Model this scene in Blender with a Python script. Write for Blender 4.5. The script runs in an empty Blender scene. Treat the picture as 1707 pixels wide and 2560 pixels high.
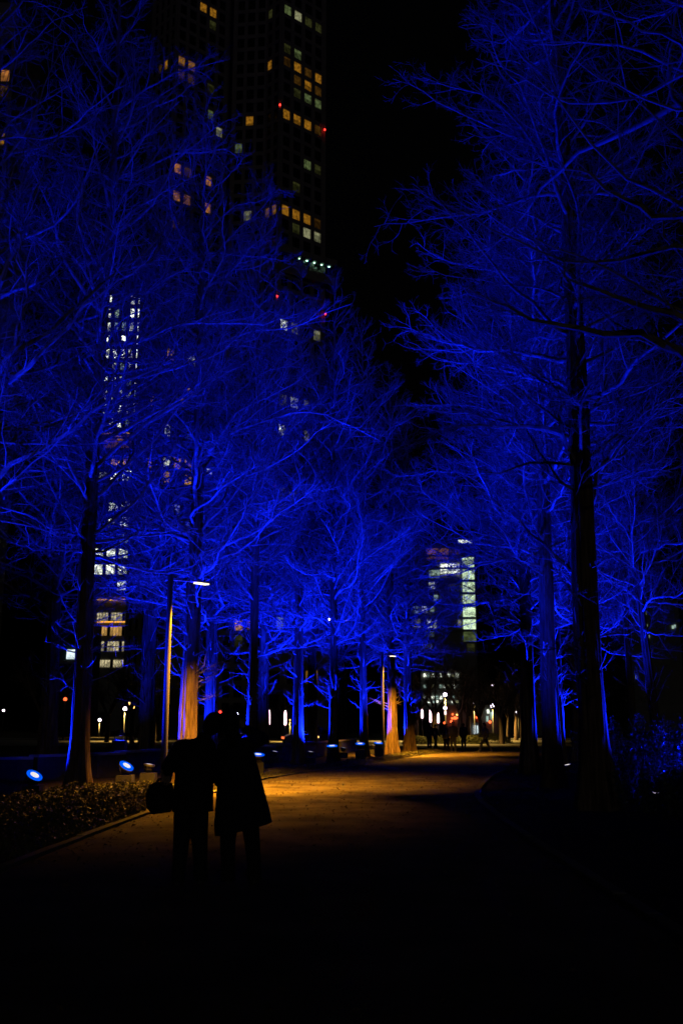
import bpy, math, random
import numpy as np
from mathutils import Vector, Matrix

# ------------------------------------------------------------------ camera, sky, sun, exposure
S = bpy.context.scene
COL = S.collection
FPX = 35.0 / 36.0 * 2560.0            # focal length in photograph pixels
PITCH = math.radians(12.04)
EYE = 1.62
cam_d = bpy.data.cameras.new('camera')
cam = bpy.data.objects.new('camera', cam_d)
COL.objects.link(cam)
cam.location = (0, 0, EYE)
cam.rotation_euler = (math.pi / 2 + PITCH, 0, 0)
cam_d.sensor_fit = 'VERTICAL'
cam_d.sensor_height = 36.0
cam_d.sensor_width = 24.0
cam_d.lens = 35.0
cam_d.clip_start = 0.05
cam_d.clip_end = 3000.0
cam_d.dof.use_dof = True
cam_d.dof.focus_distance = 22.0
cam_d.dof.aperture_fstop = 2.0
S.camera = cam

world = bpy.data.worlds.new('World')
S.world = world
world.use_nodes = True
wn = world.node_tree
wn.nodes.clear()
sky = wn.nodes.new('ShaderNodeTexSky')
sky.sky_type = 'NISHITA'
sky.sun_disc = False
sky.sun_elevation = math.radians(-4.0)
sky.sun_rotation = math.radians(200.0)
bg = wn.nodes.new('ShaderNodeBackground')
bg.inputs['Strength'].default_value = 0.02
wo = wn.nodes.new('ShaderNodeOutputWorld')
wn.links.new(sky.outputs[0], bg.inputs[0])
wn.links.new(bg.outputs[0], wo.inputs[0])

sun_d = bpy.data.lights.new('city_glow_fill', 'SUN')
sun_d.energy = 0.018  # faint added fill standing in for city glow on the facades
sun_d.angle = math.radians(0.5)
sun_d.color = (1.0, 0.93, 0.85)
sun = bpy.data.objects.new('city_glow_fill', sun_d)
sun.rotation_euler = (math.radians(82), 0, math.radians(12))
COL.objects.link(sun)

S.view_settings.view_transform = 'Standard'
S.view_settings.look = 'None'
S.view_settings.exposure = 0.0
S.view_settings.gamma = 1.0
S.view_settings.use_curve_mapping = False
S.cycles.max_bounces = 1
S.cycles.diffuse_bounces = 0
S.cycles.use_adaptive_sampling = True
S.cycles.adaptive_threshold = 0.015
S.cycles.glossy_bounces = 1
S.cycles.transmission_bounces = 2
S.cycles.sample_clamp_indirect = 2.0
S.cycles.use_light_tree = True
S.cycles.use_denoising = True
S.cycles.caustics_reflective = False
S.cycles.caustics_refractive = False

BLUE = (0.0015, 0.010, 1.0)
WARM = (1.0, 0.40, 0.02)
FLOOD_W = 12000.0
LAMP_W = 5200.0

# ------------------------------------------------------------------ helpers
SP, CP = math.sin(PITCH), math.cos(PITCH)


def at(px, py, Y):
    """point of the world at depth Y behind pixel (px, py) of the 1707x2560 photograph"""
    a = (px - 853.5) / FPX
    b = (1280.0 - py) / FPX
    d = Vector((a, CP - b * SP, SP + b * CP))
    return Vector((0, 0, EYE)) + d * (Y / d.y)


def ray(px, py):
    a = (px - 853.5) / FPX
    b = (1280.0 - py) / FPX
    return Vector((a, CP - b * SP, SP + b * CP))


def tag(o, label=None, cat=None, group=None, kind=None):
    if label: o['label'] = label
    if cat: o['category'] = cat
    if group: o['group'] = group
    if kind: o['kind'] = kind
    return o


def empty(name, loc=(0, 0, 0), rz=0.0):
    o = bpy.data.objects.new(name, None)
    o.empty_display_size = 0.2
    o.location = loc
    o.rotation_euler = (0, 0, rz)
    COL.objects.link(o)
    return o


def link(name, me, mat=None, parent=None, loc=None, rot=None, scale=None):
    o = bpy.data.objects.new(name, me)
    COL.objects.link(o)
    if mat is not None and not me.materials:
        me.materials.append(mat)
    if parent is not None:
        o.parent = parent
    if loc is not None: o.location = loc
    if rot is not None: o.rotation_euler = rot
    if scale is not None: o.scale = scale
    return o


def mesh_np(name, V, F, mat=None, smooth=False, mat2=None, split=0):
    """V (n,3) array, F (m,k) array of k-gons"""
    V = np.asarray(V, np.float32); F = np.asarray(F, np.int32)
    me = bpy.data.meshes.new(name)
    n, (m, k) = len(V), F.shape
    me.vertices.add(n); me.vertices.foreach_set('co', V.ravel())
    me.loops.add(m * k); me.loops.foreach_set('vertex_index', F.ravel())
    me.polygons.add(m)
    me.polygons.foreach_set('loop_start', np.arange(m, dtype=np.int32) * k)
    me.polygons.foreach_set('loop_total', np.full(m, k, np.int32))
    me.polygons.foreach_set('use_smooth', np.full(m, smooth, bool))
    me.update(calc_edges=True)
    if mat is not None: me.materials.append(mat)
    if mat2 is not None:
        me.materials.append(mat2)
        me.polygons.foreach_set('material_index', (np.arange(m) >= split).astype(np.int32))
    return me


class MB:
    """collects boxes, tubes, lathes, prisms into one mesh"""
    def __init__(self):
        self.v = []; self.f = []

    def add(self, vs, fs):
        b = len(self.v)
        self.v += [tuple(p) for p in vs]
        self.f += [tuple(i + b for i in f) for f in fs]
        return self

    def box(self, c, s, rz=0.0, M=None):
        cx, cy, cz = c; sx, sy, sz = (q / 2 for q in s)
        vs = []
        for z in (-sz, sz):
            for x, y in ((-sx, -sy), (sx, -sy), (sx, sy), (-sx, sy)):
                p = Vector((x, y, z))
                if rz: p = Matrix.Rotation(rz, 3, 'Z') @ p
                if M is not None: p = M @ p
                vs.append((p.x + cx, p.y + cy, p.z + cz))
        return self.add(vs, [(0, 3, 2, 1), (4, 5, 6, 7), (0, 1, 5, 4), (1, 2, 6, 5), (2, 3, 7, 6), (3, 0, 4, 7)])

    def tube(self, pts, rs, k=10, caps=True):
        pts = [Vector(p) for p in pts]
        vs, fs = [], []
        n = len(pts)
        ref = None
        for i, p in enumerate(pts):
            t = (pts[min(i + 1, n - 1)] - pts[max(i - 1, 0)]).normalized()
            if ref is None:
                ref = Vector((1, 0, 0)) if abs(t.x) < 0.8 else Vector((0, 1, 0))
            u = (ref - t * ref.dot(t)).normalized(); w = t.cross(u); ref = u
            for j in range(k):
                a = 2 * math.pi * j / k
                vs.append(p + (u * math.cos(a) + w * math.sin(a)) * rs[i])
        for i in range(n - 1):
            for j in range(k):
                fs.append((i * k + j, i * k + (j + 1) % k, (i + 1) * k + (j + 1) % k, (i + 1) * k + j))
        if caps:
            fs.append(tuple(range(k - 1, -1, -1))); fs.append(tuple((n - 1) * k + j for j in range(k)))
        return self.add(vs, fs)

    def lathe(self, prof, k=20, M=None, loc=(0, 0, 0)):
        vs, fs = [], []
        for r, z in prof:
            for j in range(k):
                a = 2 * math.pi * j / k
                p = Vector((r * math.cos(a), r * math.sin(a), z))
                if M is not None: p = M @ p
                vs.append(p + Vector(loc))
        n = len(prof)
        for i in range(n - 1):
            for j in range(k):
                fs.append((i * k + j, i * k + (j + 1) % k, (i + 1) * k + (j + 1) % k, (i + 1) * k + j))
        fs.append(tuple(range(k - 1, -1, -1))); fs.append(tuple((n - 1) * k + j for j in range(k)))
        return self.add(vs, fs)

    def prism(self, plan, z0, z1):
        n = len(plan)
        vs = [(x, y, z0) for x, y in plan] + [(x, y, z1) for x, y in plan]
        fs = [(i, (i + 1) % n, n + (i + 1) % n, n + i) for i in range(n)]
        fs += [tuple(range(n - 1, -1, -1)), tuple(range(n, 2 * n))]
        return self.add(vs, fs)

    def build(self, name, mat, parent=None, smooth=False, loc=None, rot=None):
        me = bpy.data.meshes.new(name)
        me.from_pydata(self.v, [], self.f)
        if smooth:
            me.polygons.foreach_set('use_smooth', np.ones(len(me.polygons), bool))
        me.update()
        me.materials.append(mat)
        return link(name, me, None, parent, loc, rot)


# ------------------------------------------------------------------ materials
def new_mat(name):
    m = bpy.data.materials.new(name); m.use_nodes = True
    nt = m.node_tree; b = nt.nodes['Principled BSDF']
    return m, nt, b


def noisy(name, c0, c1, scale=8.0, stretch=(1, 1, 1), rough=0.8, bump=0.3, bscale=None, dist=0.02, metal=0.0, detail=6.0, spec=0.5):
    m, nt, b = new_mat(name)
    tc = nt.nodes.new('ShaderNodeTexCoord')
    mp = nt.nodes.new('ShaderNodeMapping'); mp.inputs['Scale'].default_value = stretch
    nt.links.new(tc.outputs['Object'], mp.inputs[0])
    nz = nt.nodes.new('ShaderNodeTexNoise'); nz.inputs['Scale'].default_value = scale; nz.inputs['Detail'].default_value = detail
    nt.links.new(mp.outputs[0], nz.inputs['Vector'])
    rp = nt.nodes.new('ShaderNodeValToRGB')
    rp.color_ramp.elements[0].position = 0.32; rp.color_ramp.elements[1].position = 0.68
    rp.color_ramp.elements[0].color = (*c0, 1); rp.color_ramp.elements[1].color = (*c1, 1)
    nt.links.new(nz.outputs['Fac'], rp.inputs[0])
    nt.links.new(rp.outputs[0], b.inputs['Base Color'])
    b.inputs['Roughness'].default_value = rough
    b.inputs['Metallic'].default_value = metal
    b.inputs['Specular IOR Level'].default_value = spec
    if bump > 0:
        n2 = nt.nodes.new('ShaderNodeTexNoise'); n2.inputs['Scale'].default_value = bscale or scale * 3; n2.inputs['Detail'].default_value = 5
        nt.links.new(mp.outputs[0], n2.inputs['Vector'])
        bp = nt.nodes.new('ShaderNodeBump'); bp.inputs['Strength'].default_value = bump; bp.inputs['Distance'].default_value = dist
        nt.links.new(n2.outputs['Fac'], bp.inputs['Height'])
        nt.links.new(bp.outputs[0], b.inputs['Normal'])
    return m


def emit(name, col, strength):
    m = bpy.data.materials.new(name); m.use_nodes = True
    nt = m.node_tree; nt.nodes.clear()
    m.cycles.emission_sampling = 'NONE'
    e = nt.nodes.new('ShaderNodeEmission'); e.inputs[0].default_value = (*col, 1); e.inputs[1].default_value = strength
    o = nt.nodes.new('ShaderNodeOutputMaterial'); nt.links.new(e.outputs[0], o.inputs[0])
    return m


def lit_pane(name, col, strength, blind=0.45, contrast=0.7):
    """a room seen through a window: brighter under the ceiling, a blind drawn part of the way, blotches of furniture"""
    m = bpy.data.materials.new(name); m.use_nodes = True
    nt = m.node_tree; nt.nodes.clear(); N = nt.nodes.new; L = nt.links.new
    m.cycles.emission_sampling = 'NONE'
    tc = N('ShaderNodeTexCoord'); oi = N('ShaderNodeObjectInfo')
    sep = N('ShaderNodeSeparateXYZ'); L(tc.outputs['Object'], sep.inputs[0])
    nz = N('ShaderNodeTexNoise'); nz.noise_dimensions = '4D'; nz.inputs['Scale'].default_value = 3.6; nz.inputs['Detail'].default_value = 3
    L(tc.outputs['Object'], nz.inputs['Vector'])
    w = N('ShaderNodeMath'); w.operation = 'MULTIPLY'; w.inputs[1].default_value = 40; L(oi.outputs['Random'], w.inputs[0]); L(w.outputs[0], nz.inputs['W'])
    mr = N('ShaderNodeMapRange'); mr.inputs[1].default_value = 0.35; mr.inputs[2].default_value = 0.62; mr.inputs[3].default_value = 1 - contrast; mr.inputs[4].default_value = 1.0
    L(nz.outputs['Fac'], mr.inputs[0])
    # blind edge at a random height
    ed = N('ShaderNodeMath'); ed.operation = 'MULTIPLY_ADD'; ed.inputs[1].default_value = 1.1; ed.inputs[2].default_value = -0.75
    L(oi.outputs['Random'], ed.inputs[0])
    gt = N('ShaderNodeMath'); gt.operation = 'LESS_THAN'; L(sep.outputs[2], gt.inputs[0]); L(ed.outputs[0], gt.inputs[1])
    bl = N('ShaderNodeMath'); bl.operation = 'MULTIPLY_ADD'; bl.inputs[1].default_value = -(1 - blind); bl.inputs[2].default_value = 1.0
    L(gt.outputs[0], bl.inputs[0])
    m1 = N('ShaderNodeMath'); m1.operation = 'MULTIPLY'; L(mr.outputs[0], m1.inputs[0]); L(bl.outputs[0], m1.inputs[1])
    m2 = N('ShaderNodeMath'); m2.operation = 'MULTIPLY'; m2.inputs[1].default_value = strength; L(m1.outputs[0], m2.inputs[0])
    e = N('ShaderNodeEmission'); e.inputs[0].default_value = (*col, 1); L(m2.outputs[0], e.inputs[1])
    o = N('ShaderNodeOutputMaterial'); L(e.outputs[0], o.inputs[0])
    return m


M = {}
M['bark'] = noisy('bark', (0.10, 0.065, 0.045), (0.30, 0.21, 0.15), 5.0, (3.0, 3.0, 0.35), 0.9, 0.9, 16, 0.03, spec=0.2)
M['limb'] = noisy('limb_bark', (0.24, 0.20, 0.17), (0.50, 0.42, 0.36), 7.0, (1, 1, 1), 0.8, 0.4, 40, 0.01, spec=0.3)
M['twig'] = noisy('twig', (0.09, 0.07, 0.055), (0.17, 0.13, 0.105), 6.0, (1, 1, 1), 0.75, 0.0, spec=0.3)
M['soil'] = noisy('soil', (0.030, 0.024, 0.016), (0.075, 0.06, 0.04), 2.5, (1, 1, 1), 0.95, 0.8, 30, 0.03, spec=0.05)
M['path'] = noisy('path', (0.12, 0.095, 0.065), (0.33, 0.275, 0.2), 1.1, (1, 1, 1), 0.9, 0.7, 90, 0.015, detail=12, spec=0.1)
M['kerb'] = noisy('kerb', (0.26, 0.25, 0.23), (0.34, 0.32, 0.30), 6, (1, 1, 1), 0.9, 0.5, 40, 0.01, spec=0.1)
M['paving'] = noisy('paving', (0.22, 0.2, 0.16), (0.34, 0.31, 0.25), 0.8, (1, 1, 1), 0.8, 0.2, 20, 0.01)
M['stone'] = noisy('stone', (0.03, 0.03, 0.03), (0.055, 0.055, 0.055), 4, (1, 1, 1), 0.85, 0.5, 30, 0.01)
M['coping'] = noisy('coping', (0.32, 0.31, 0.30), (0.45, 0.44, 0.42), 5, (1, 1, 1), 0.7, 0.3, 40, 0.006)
M['leaf'] = noisy('leaf', (0.06, 0.075, 0.02), (0.22, 0.2, 0.06), 14, (1, 1, 1), 0.5, 0.0)
M['leaf_dry'] = noisy('dry_leaf', (0.08, 0.05, 0.03), (0.22, 0.13, 0.06), 20, (1, 1, 1), 0.8, 0.0)
M['hedge'] = noisy('hedge', (0.03, 0.07, 0.05), (0.14, 0.18, 0.16), 14, (1, 1, 1), 0.25, 0.0)
M['metal'] = noisy('metal', (0.30, 0.30, 0.31), (0.38, 0.38, 0.39), 3, (1, 1, 0.2), 0.45, 0.05, 40, 0.002, metal=0.3)
M['pole'] = noisy('pole_paint', (0.11, 0.11, 0.115), (0.14, 0.14, 0.145), 3, (1, 1, 0.2), 0.6, 0.05, 40, 0.002)
M['dark_metal'] = noisy('dark_metal', (0.04, 0.04, 0.045), (0.07, 0.07, 0.075), 6, (1, 1, 1), 0.5, 0.05, 40, 0.002, metal=0.3)
M['facade'] = noisy('facade', (0.24, 0.21, 0.18), (0.32, 0.28, 0.24), 0.4, (1, 1, 1), 0.8, 0.1, 3, 0.02)
M['concrete'] = noisy('concrete', (0.18, 0.175, 0.17), (0.26, 0.25, 0.24), 0.5, (1, 1, 1), 0.8, 0.1, 4, 0.02)
m, nt, b = new_mat('dark_glass'); b.inputs['Base Color'].default_value = (0.01, 0.012, 0.014, 1); b.inputs['Roughness'].default_value = 0.12
M['glass'] = m
m, nt, b = new_mat('teal_glass'); b.inputs['Base Color'].default_value = (0.01, 0.04, 0.045, 1); b.inputs['Roughness'].default_value = 0.2
M['teal_glass'] = m
M['amber'] = lit_pane('amber_window', (1.0, 0.42, 0.03), 0.28)
M['amber_hot'] = lit_pane('bright_amber_window', (1.0, 0.45, 0.05), 1.5)
M['white_hot'] = lit_pane('bright_white_window', (0.92, 1.0, 0.82), 5.0, 0.7, 0.6)
M['amber_dim'] = lit_pane('dim_amber_window', (1.0, 0.45, 0.06), 0.05)
M['olive'] = lit_pane('olive_window', (0.75, 0.8, 0.22), 0.035)
M['green'] = lit_pane('green_window', (0.62, 0.85, 0.3), 0.13)
M['pale'] = lit_pane('pale_window', (0.9, 0.9, 0.48), 0.28)
M['white'] = lit_pane('white_window', (0.92, 1.0, 0.82), 2.4, 0.6, 0.75)
M['cool'] = lit_pane('cool_window', (0.7, 1.0, 0.85), 0.6, 0.6, 0.6)
M['orange'] = lit_pane('orange_window', (1.0, 0.36, 0.08), 0.4, 0.6, 0.6)
M['mint'] = lit_pane('mint_window', (0.75, 1.0, 0.62), 1.2, 0.85, 0.45)
M['screen'] = lit_pane('bright_window', (0.8, 0.97, 1.0), 1.3, 0.85, 0.45)
M['podium'] = lit_pane('podium_window', (1.0, 0.86, 0.48), 0.75, 0.5, 0.85)
M['podium_amber'] = lit_pane('podium_amber_window', (1.0, 0.55, 0.15), 0.7, 0.6, 0.6)
M['amber_line'] = emit('amber_strip', (1.0, 0.42, 0.04), 1.5)
M['red_dot'] = emit('red_light', (1.0, 0.03, 0.02), 6.0)
M['green_dot'] = emit('green_white_light', (0.45, 1.0, 0.72), 6.0)
M['pink_tube'] = emit('pink_white_tube', (1.0, 0.62, 0.66), 4.0)
M['globe'] = emit('globe_light', (0.95, 0.78, 1.0), 7.0)
M['warm_globe'] = emit('warm_light', (1.0, 0.5, 0.12), 4.0)
M['red_glow'] = emit('red_glow', (1.0, 0.12, 0.03), 3.0)
M['lamp_lens'] = emit('lamp_lens', (1.0, 0.80, 0.50), 2.4)
M['flood_rim'] = emit('flood_rim', (0.0, 0.10, 1.0), 1.0)
M['flood_lens'] = emit('flood_lens', (0.86, 0.80, 0.78), 1.0)
for nm, c in (('skin', (0.42, 0.28, 0.21)), ('black_cloth', (0.012, 0.012, 0.014)), ('navy_cloth', (0.016, 0.018, 0.03)), ('hair', (0.008, 0.007, 0.006)),
              ('shoe', (0.12, 0.12, 0.13)), ('grey_cloth', (0.10, 0.10, 0.12)), ('white_cloth', (0.55, 0.52, 0.6)), ('brown_cloth', (0.05, 0.035, 0.025)), ('denim', (0.03, 0.04, 0.09))):
    M[nm] = noisy(nm, tuple(q * 0.8 for q in c), tuple(min(1, q * 1.2) for q in c), 30, (1, 1, 1), 0.85 if nm != 'skin' else 0.5, 0.2, 150, 0.002)
M['car_paint'] = noisy('car_paint', (0.02, 0.02, 0.022), (0.03, 0.03, 0.032), 2, (1, 1, 1), 0.25, 0.0)
M['rubber'] = noisy('rubber', (0.015, 0.015, 0.015), (0.03, 0.03, 0.03), 20, (1, 1, 1), 0.9, 0.2)
M['red_wall'] = noisy('red_wall', (0.35, 0.06, 0.03), (0.5, 0.1, 0.05), 2, (1, 1, 1), 0.7, 0.1)

# ------------------------------------------------------------------ ground, path, kerbs
me = mesh_np('ground', [(-700, -60, 0), (700, -60, 0), (700, 1200, 0), (-700, 1200, 0)], [(0, 1, 2, 3)], M['soil'])
tag(link('ground', me), kind='structure')

KX = 0.967
LE = [(-4.0, -6), (-3.95, 8), (-3.88, 13), (-3.64, 19), (-3.2, 24), (-2.5, 30), (-1.1, 35.5), (0.86, 41), (3.9, 52), (6.5, 61), (9, 72), (10, 79)]
RE = [(2.7, -6), (2.68, 8), (2.7, 13), (2.85, 19), (3.2, 24), (4.3, 30), (5.6, 35.5), (7.6, 41), (11.2, 52), (14.5, 61), (18, 72), (20, 79)]


def smooth_line(pts, n):
    pts = np.array(pts, float)
    t = np.linspace(0, len(pts) - 1, n)
    i = np.clip(t.astype(int), 0, len(pts) - 2); f = (t - i)[:, None]
    P = np.vstack([2 * pts[0] - pts[1], pts, 2 * pts[-1] - pts[-2]])
    p0, p1, p2, p3 = P[i], P[i + 1], P[i + 2], P[i + 3]
    return 0.5 * (2 * p1 + (p2 - p0) * f + (2 * p0 - 5 * p1 + 4 * p2 - p3) * f ** 2 + (3 * p1 - p0 - 3 * p2 + p3) * f ** 3)


LE = [(x * KX, y) for x, y in LE]; RE = [(x * KX, y) for x, y in RE]
LL, RR = smooth_line(LE, 120), smooth_line(RE, 120)
V, F = [], []
for i in range(120):
    for j in range(9):
        p = LL[i] + (RR[i] - LL[i]) * j / 8
        V.append((p[0], p[1], 0.006 + 0.03 * math.sin(math.pi * j / 8)))
for i in range(119):
    for j in range(8):
        a = i * 9 + j
        F.append((a, a + 1, a + 10, a + 9))
tag(link('path', mesh_np('path', V, F, M['path'], True)), kind='structure')


def kerb(line, sgn):
    V, F = [], []
    n = len(line)
    for i in range(n):
        t = line[min(i + 1, n - 1)] - line[max(i - 1, 0)]; t = t / np.linalg.norm(t)
        nx = np.array([t[1], -t[0]]) * sgn
        a, b_ = line[i], line[i] + nx * 0.12
        V += [(a[0], a[1], 0.0), (a[0], a[1], 0.012), (b_[0], b_[1], 0.012), (b_[0], b_[1], 0.0)]
    for i in range(n - 1):
        for j in range(3):
            F.append((i * 4 + j, i * 4 + j + 1, i * 4 + 5 + j, i * 4 + 4 + j))
    return mesh_np('kerb', V, F, M['kerb'])




def kerb_stones(line, sgn, parent):
    acc = np.concatenate([[0], np.cumsum(np.linalg.norm(np.diff(line, axis=0), axis=1))])
    mb = MB().box((0, 0, 0.0), (0.988, 0.125, 0.06))
    me = bpy.data.meshes.new('kerb_stone'); me.from_pydata(mb.v, [], mb.f); me.update(); me.materials.append(M['kerb'])
    rk = random.Random(sgn)
    k0 = 9
    for k in range(k0, 48):
        q = k + 0.5
        x = np.interp(q, acc, line[:, 0]); y = np.interp(q, acc, line[:, 1])
        x2 = np.interp(q + 0.4, acc, line[:, 0]); y2 = np.interp(q + 0.4, acc, line[:, 1])
        t = np.array([x2 - x, y2 - y]); t = t / np.linalg.norm(t); nx = np.array([t[1], -t[0]]) * sgn * 0.06
        link('kerb_stone', me, None, parent, (x + nx[0] + rk.uniform(-.006, .006), y + nx[1], 0.022 + rk.uniform(-.006, .006)), (rk.uniform(-.03, .03), rk.uniform(-.006, .006), math.atan2(t[1], t[0]) + rk.uniform(-.012, .012)))


for ln_, sg in ((LL, -1), (RR, 1)):
    kb = tag(link('kerb', kerb(ln_, sg)), kind='structure')
    kerb_stones(ln_, sg, kb)
me = mesh_np('plaza', [(-60, 79.2, 0.008), (70, 79.2, 0.008), (70, 108, 0.008), (-60, 108, 0.008)], [(0, 1, 2, 3)], M['paving'])
tag(link('plaza', me), kind='structure')
me = mesh_np('road', [(-120, 112, 0.004), (150, 112, 0.004), (150, 124, 0.004), (-120, 124, 0.004)], [(0, 1, 2, 3)], noisy('asphalt', (0.04, 0.04, 0.04), (0.06, 0.06, 0.06), 3, rough=0.7))
tag(link('road', me), kind='structure')


# ------------------------------------------------------------------ trees
def nrm(a):
    return a / np.maximum(np.linalg.norm(a, axis=-1, keepdims=True), 1e-9)


def grow(rng, start, d, L, K, wob, up, lift=None):
    """N crooked polylines of K points"""
    N = len(start)
    P = np.zeros((N, K, 3)); P[:, 0] = start
    d = nrm(d)
    step = (L / (K - 1))[:, None]
    upv = np.array([0, 0, 1.0])
    for k in range(1, K):
        P[:, k] = P[:, k - 1] + d * step
        d = nrm(d + rng.normal(0, wob, (N, 3)) + upv * up)
    return P


def radii(P, r0, r1, pw=1.0):
    N, K = P.shape[:2]
    t = np.linspace(0, 1, K)[None, :] ** pw
    return r0[:, None] * (1 - t) + r1 * t


def tubes(P, R, k):
    N, K = P.shape[:2]
    T = np.empty_like(P)
    T[:, 1:-1] = P[:, 2:] - P[:, :-2]; T[:, 0] = P[:, 1] - P[:, 0]; T[:, -1] = P[:, -1] - P[:, -2]
    T = nrm(T)
    mean = nrm(P[:, -1] - P[:, 0])
    ref = np.where(np.abs(mean[:, 2:3]) < 0.8, np.array([[0, 0, 1.0]]), np.array([[1.0, 0, 0]]))
    ref = np.repeat(ref[:, None, :], K, 1)
    U = nrm(ref - T * (ref * T).sum(-1, keepdims=True)); W = np.cross(T, U)
    a = np.arange(k) * 2 * math.pi / k
    V = P[:, :, None, :] + R[:, :, None, None] * (np.cos(a)[None, None, :, None] * U[:, :, None, :] + np.sin(a)[None, None, :, None] * W[:, :, None, :])
    idx = np.arange(N * K * k).reshape(N, K, k)
    A = idx[:, :-1, :]; B = np.roll(A, -1, 2); D = idx[:, 1:, :]; C = np.roll(D, -1, 2)
    return V.reshape(-1, 3), np.stack([A, B, C, D], -1).reshape(-1, 4)


def merge(parts):
    Vs, Fs, b = [], [], 0
    for v, f in parts:
        Vs.append(v); Fs.append(f + b); b += len(v)
    return np.vstack(Vs), np.vstack(Fs)


def children(rng, P, L, dens, smin, ang, lenf, upb, zlimit=None):
    """side shoots along polylines P: start, direction, length, parent index, position"""
    cnt = np.maximum(1, (L * dens * rng.uniform(0.7, 1.3, len(L))).astype(int))
    pi = np.repeat(np.arange(len(P)), cnt)
    s = smin + (1 - smin) * rng.uniform(0, 1, len(pi)) ** 0.9
    K = P.shape[1]
    q = s * (K - 1); i = np.clip(q.astype(int), 0, K - 2); f = (q - i)[:, None]
    A, B = P[pi, i], P[pi, i + 1]
    st = A * (1 - f) + B * f
    t = nrm(B - A)
    side = nrm(np.cross(t, np.array([0, 0, 1.0])) + 1e-6) * np.where(rng.uniform(0, 1, len(pi)) < 0.5, -1, 1)[:, None]
    rnd = nrm(rng.normal(0, 1, (len(pi), 3)))
    a = rng.normal(ang, 0.22, len(pi))[:, None]
    off = nrm(side * 0.75 + rnd * 0.7)
    d = nrm(t * np.cos(a) + off * np.sin(a) + np.array([0, 0, upb]))
    ln = lenf(L[pi], s) * rng.uniform(0.55, 1.35, len(pi))
    return st, d, ln, pi, s


def trunk_mesh(name, seed, H, R0, flare=1.0):
    rng = np.random.default_rng(seed)
    K, n = 84, 64
    z = H * np.linspace(0, 1, K) ** 1.45
    ph = rng.uniform(0, 6.28, 8)
    ax = np.stack([0.06 * np.sin(z * 0.33 + ph[0]) * np.minimum(1, z / 6), 0.06 * np.sin(z * 0.29 + ph[1]) * np.minimum(1, z / 6), z], -1)
    r = R0 * (1 - z / H) ** 0.85 + 0.006
    a = np.linspace(0, 2 * math.pi, n, endpoint=False)
    fl = np.exp(-z / 0.75)
    nl = rng.integers(5, 8)
    lob = np.maximum(0, np.cos(nl * a + ph[2] + 0.5 * np.sin(2 * a + ph[3]))) ** 1.6
    fur = 0.055 * np.sin(9 * a[None, :] + 0.5 * np.sin(z[:, None] * 0.7 + ph[4])) + 0.03 * np.sin(17 * a[None, :] + ph[5] + z[:, None] * 0.25)
    prof = rng.normal(0, 1, (26, n)); prof = 0.5 * prof + 0.25 * (np.roll(prof, 1, 1) + np.roll(prof, -1, 1))
    q = z / H * 24; qi = q.astype(int); qf = (q - qi)[:, None]
    fur = fur + 0.075 * (prof[qi] * (1 - qf) + prof[qi + 1] * qf) + rng.normal(0, 0.012, (K, n))
    rad = r[:, None] * (1 + fur + 0.10 * np.cos(2 * a + ph[6])[None, :]) + R0 * flare * fl[:, None] * (0.12 + 0.75 * lob[None, :])
    V = np.stack([ax[:, 0:1] + rad * np.cos(a), ax[:, 1:2] + rad * np.sin(a), np.repeat(z[:, None], n, 1)], -1).reshape(-1, 3)
    V[:n, 2] -= 0.05
    idx = np.arange(K * n).reshape(K, n)
    A = idx[:-1]; B = np.roll(A, -1, 1); D = idx[1:]; C = np.roll(D, -1, 1)
    return mesh_np(name, V, np.stack([A, B, C, D], -1).reshape(-1, 4), M['bark'], True), (z, ax, r)


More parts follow.
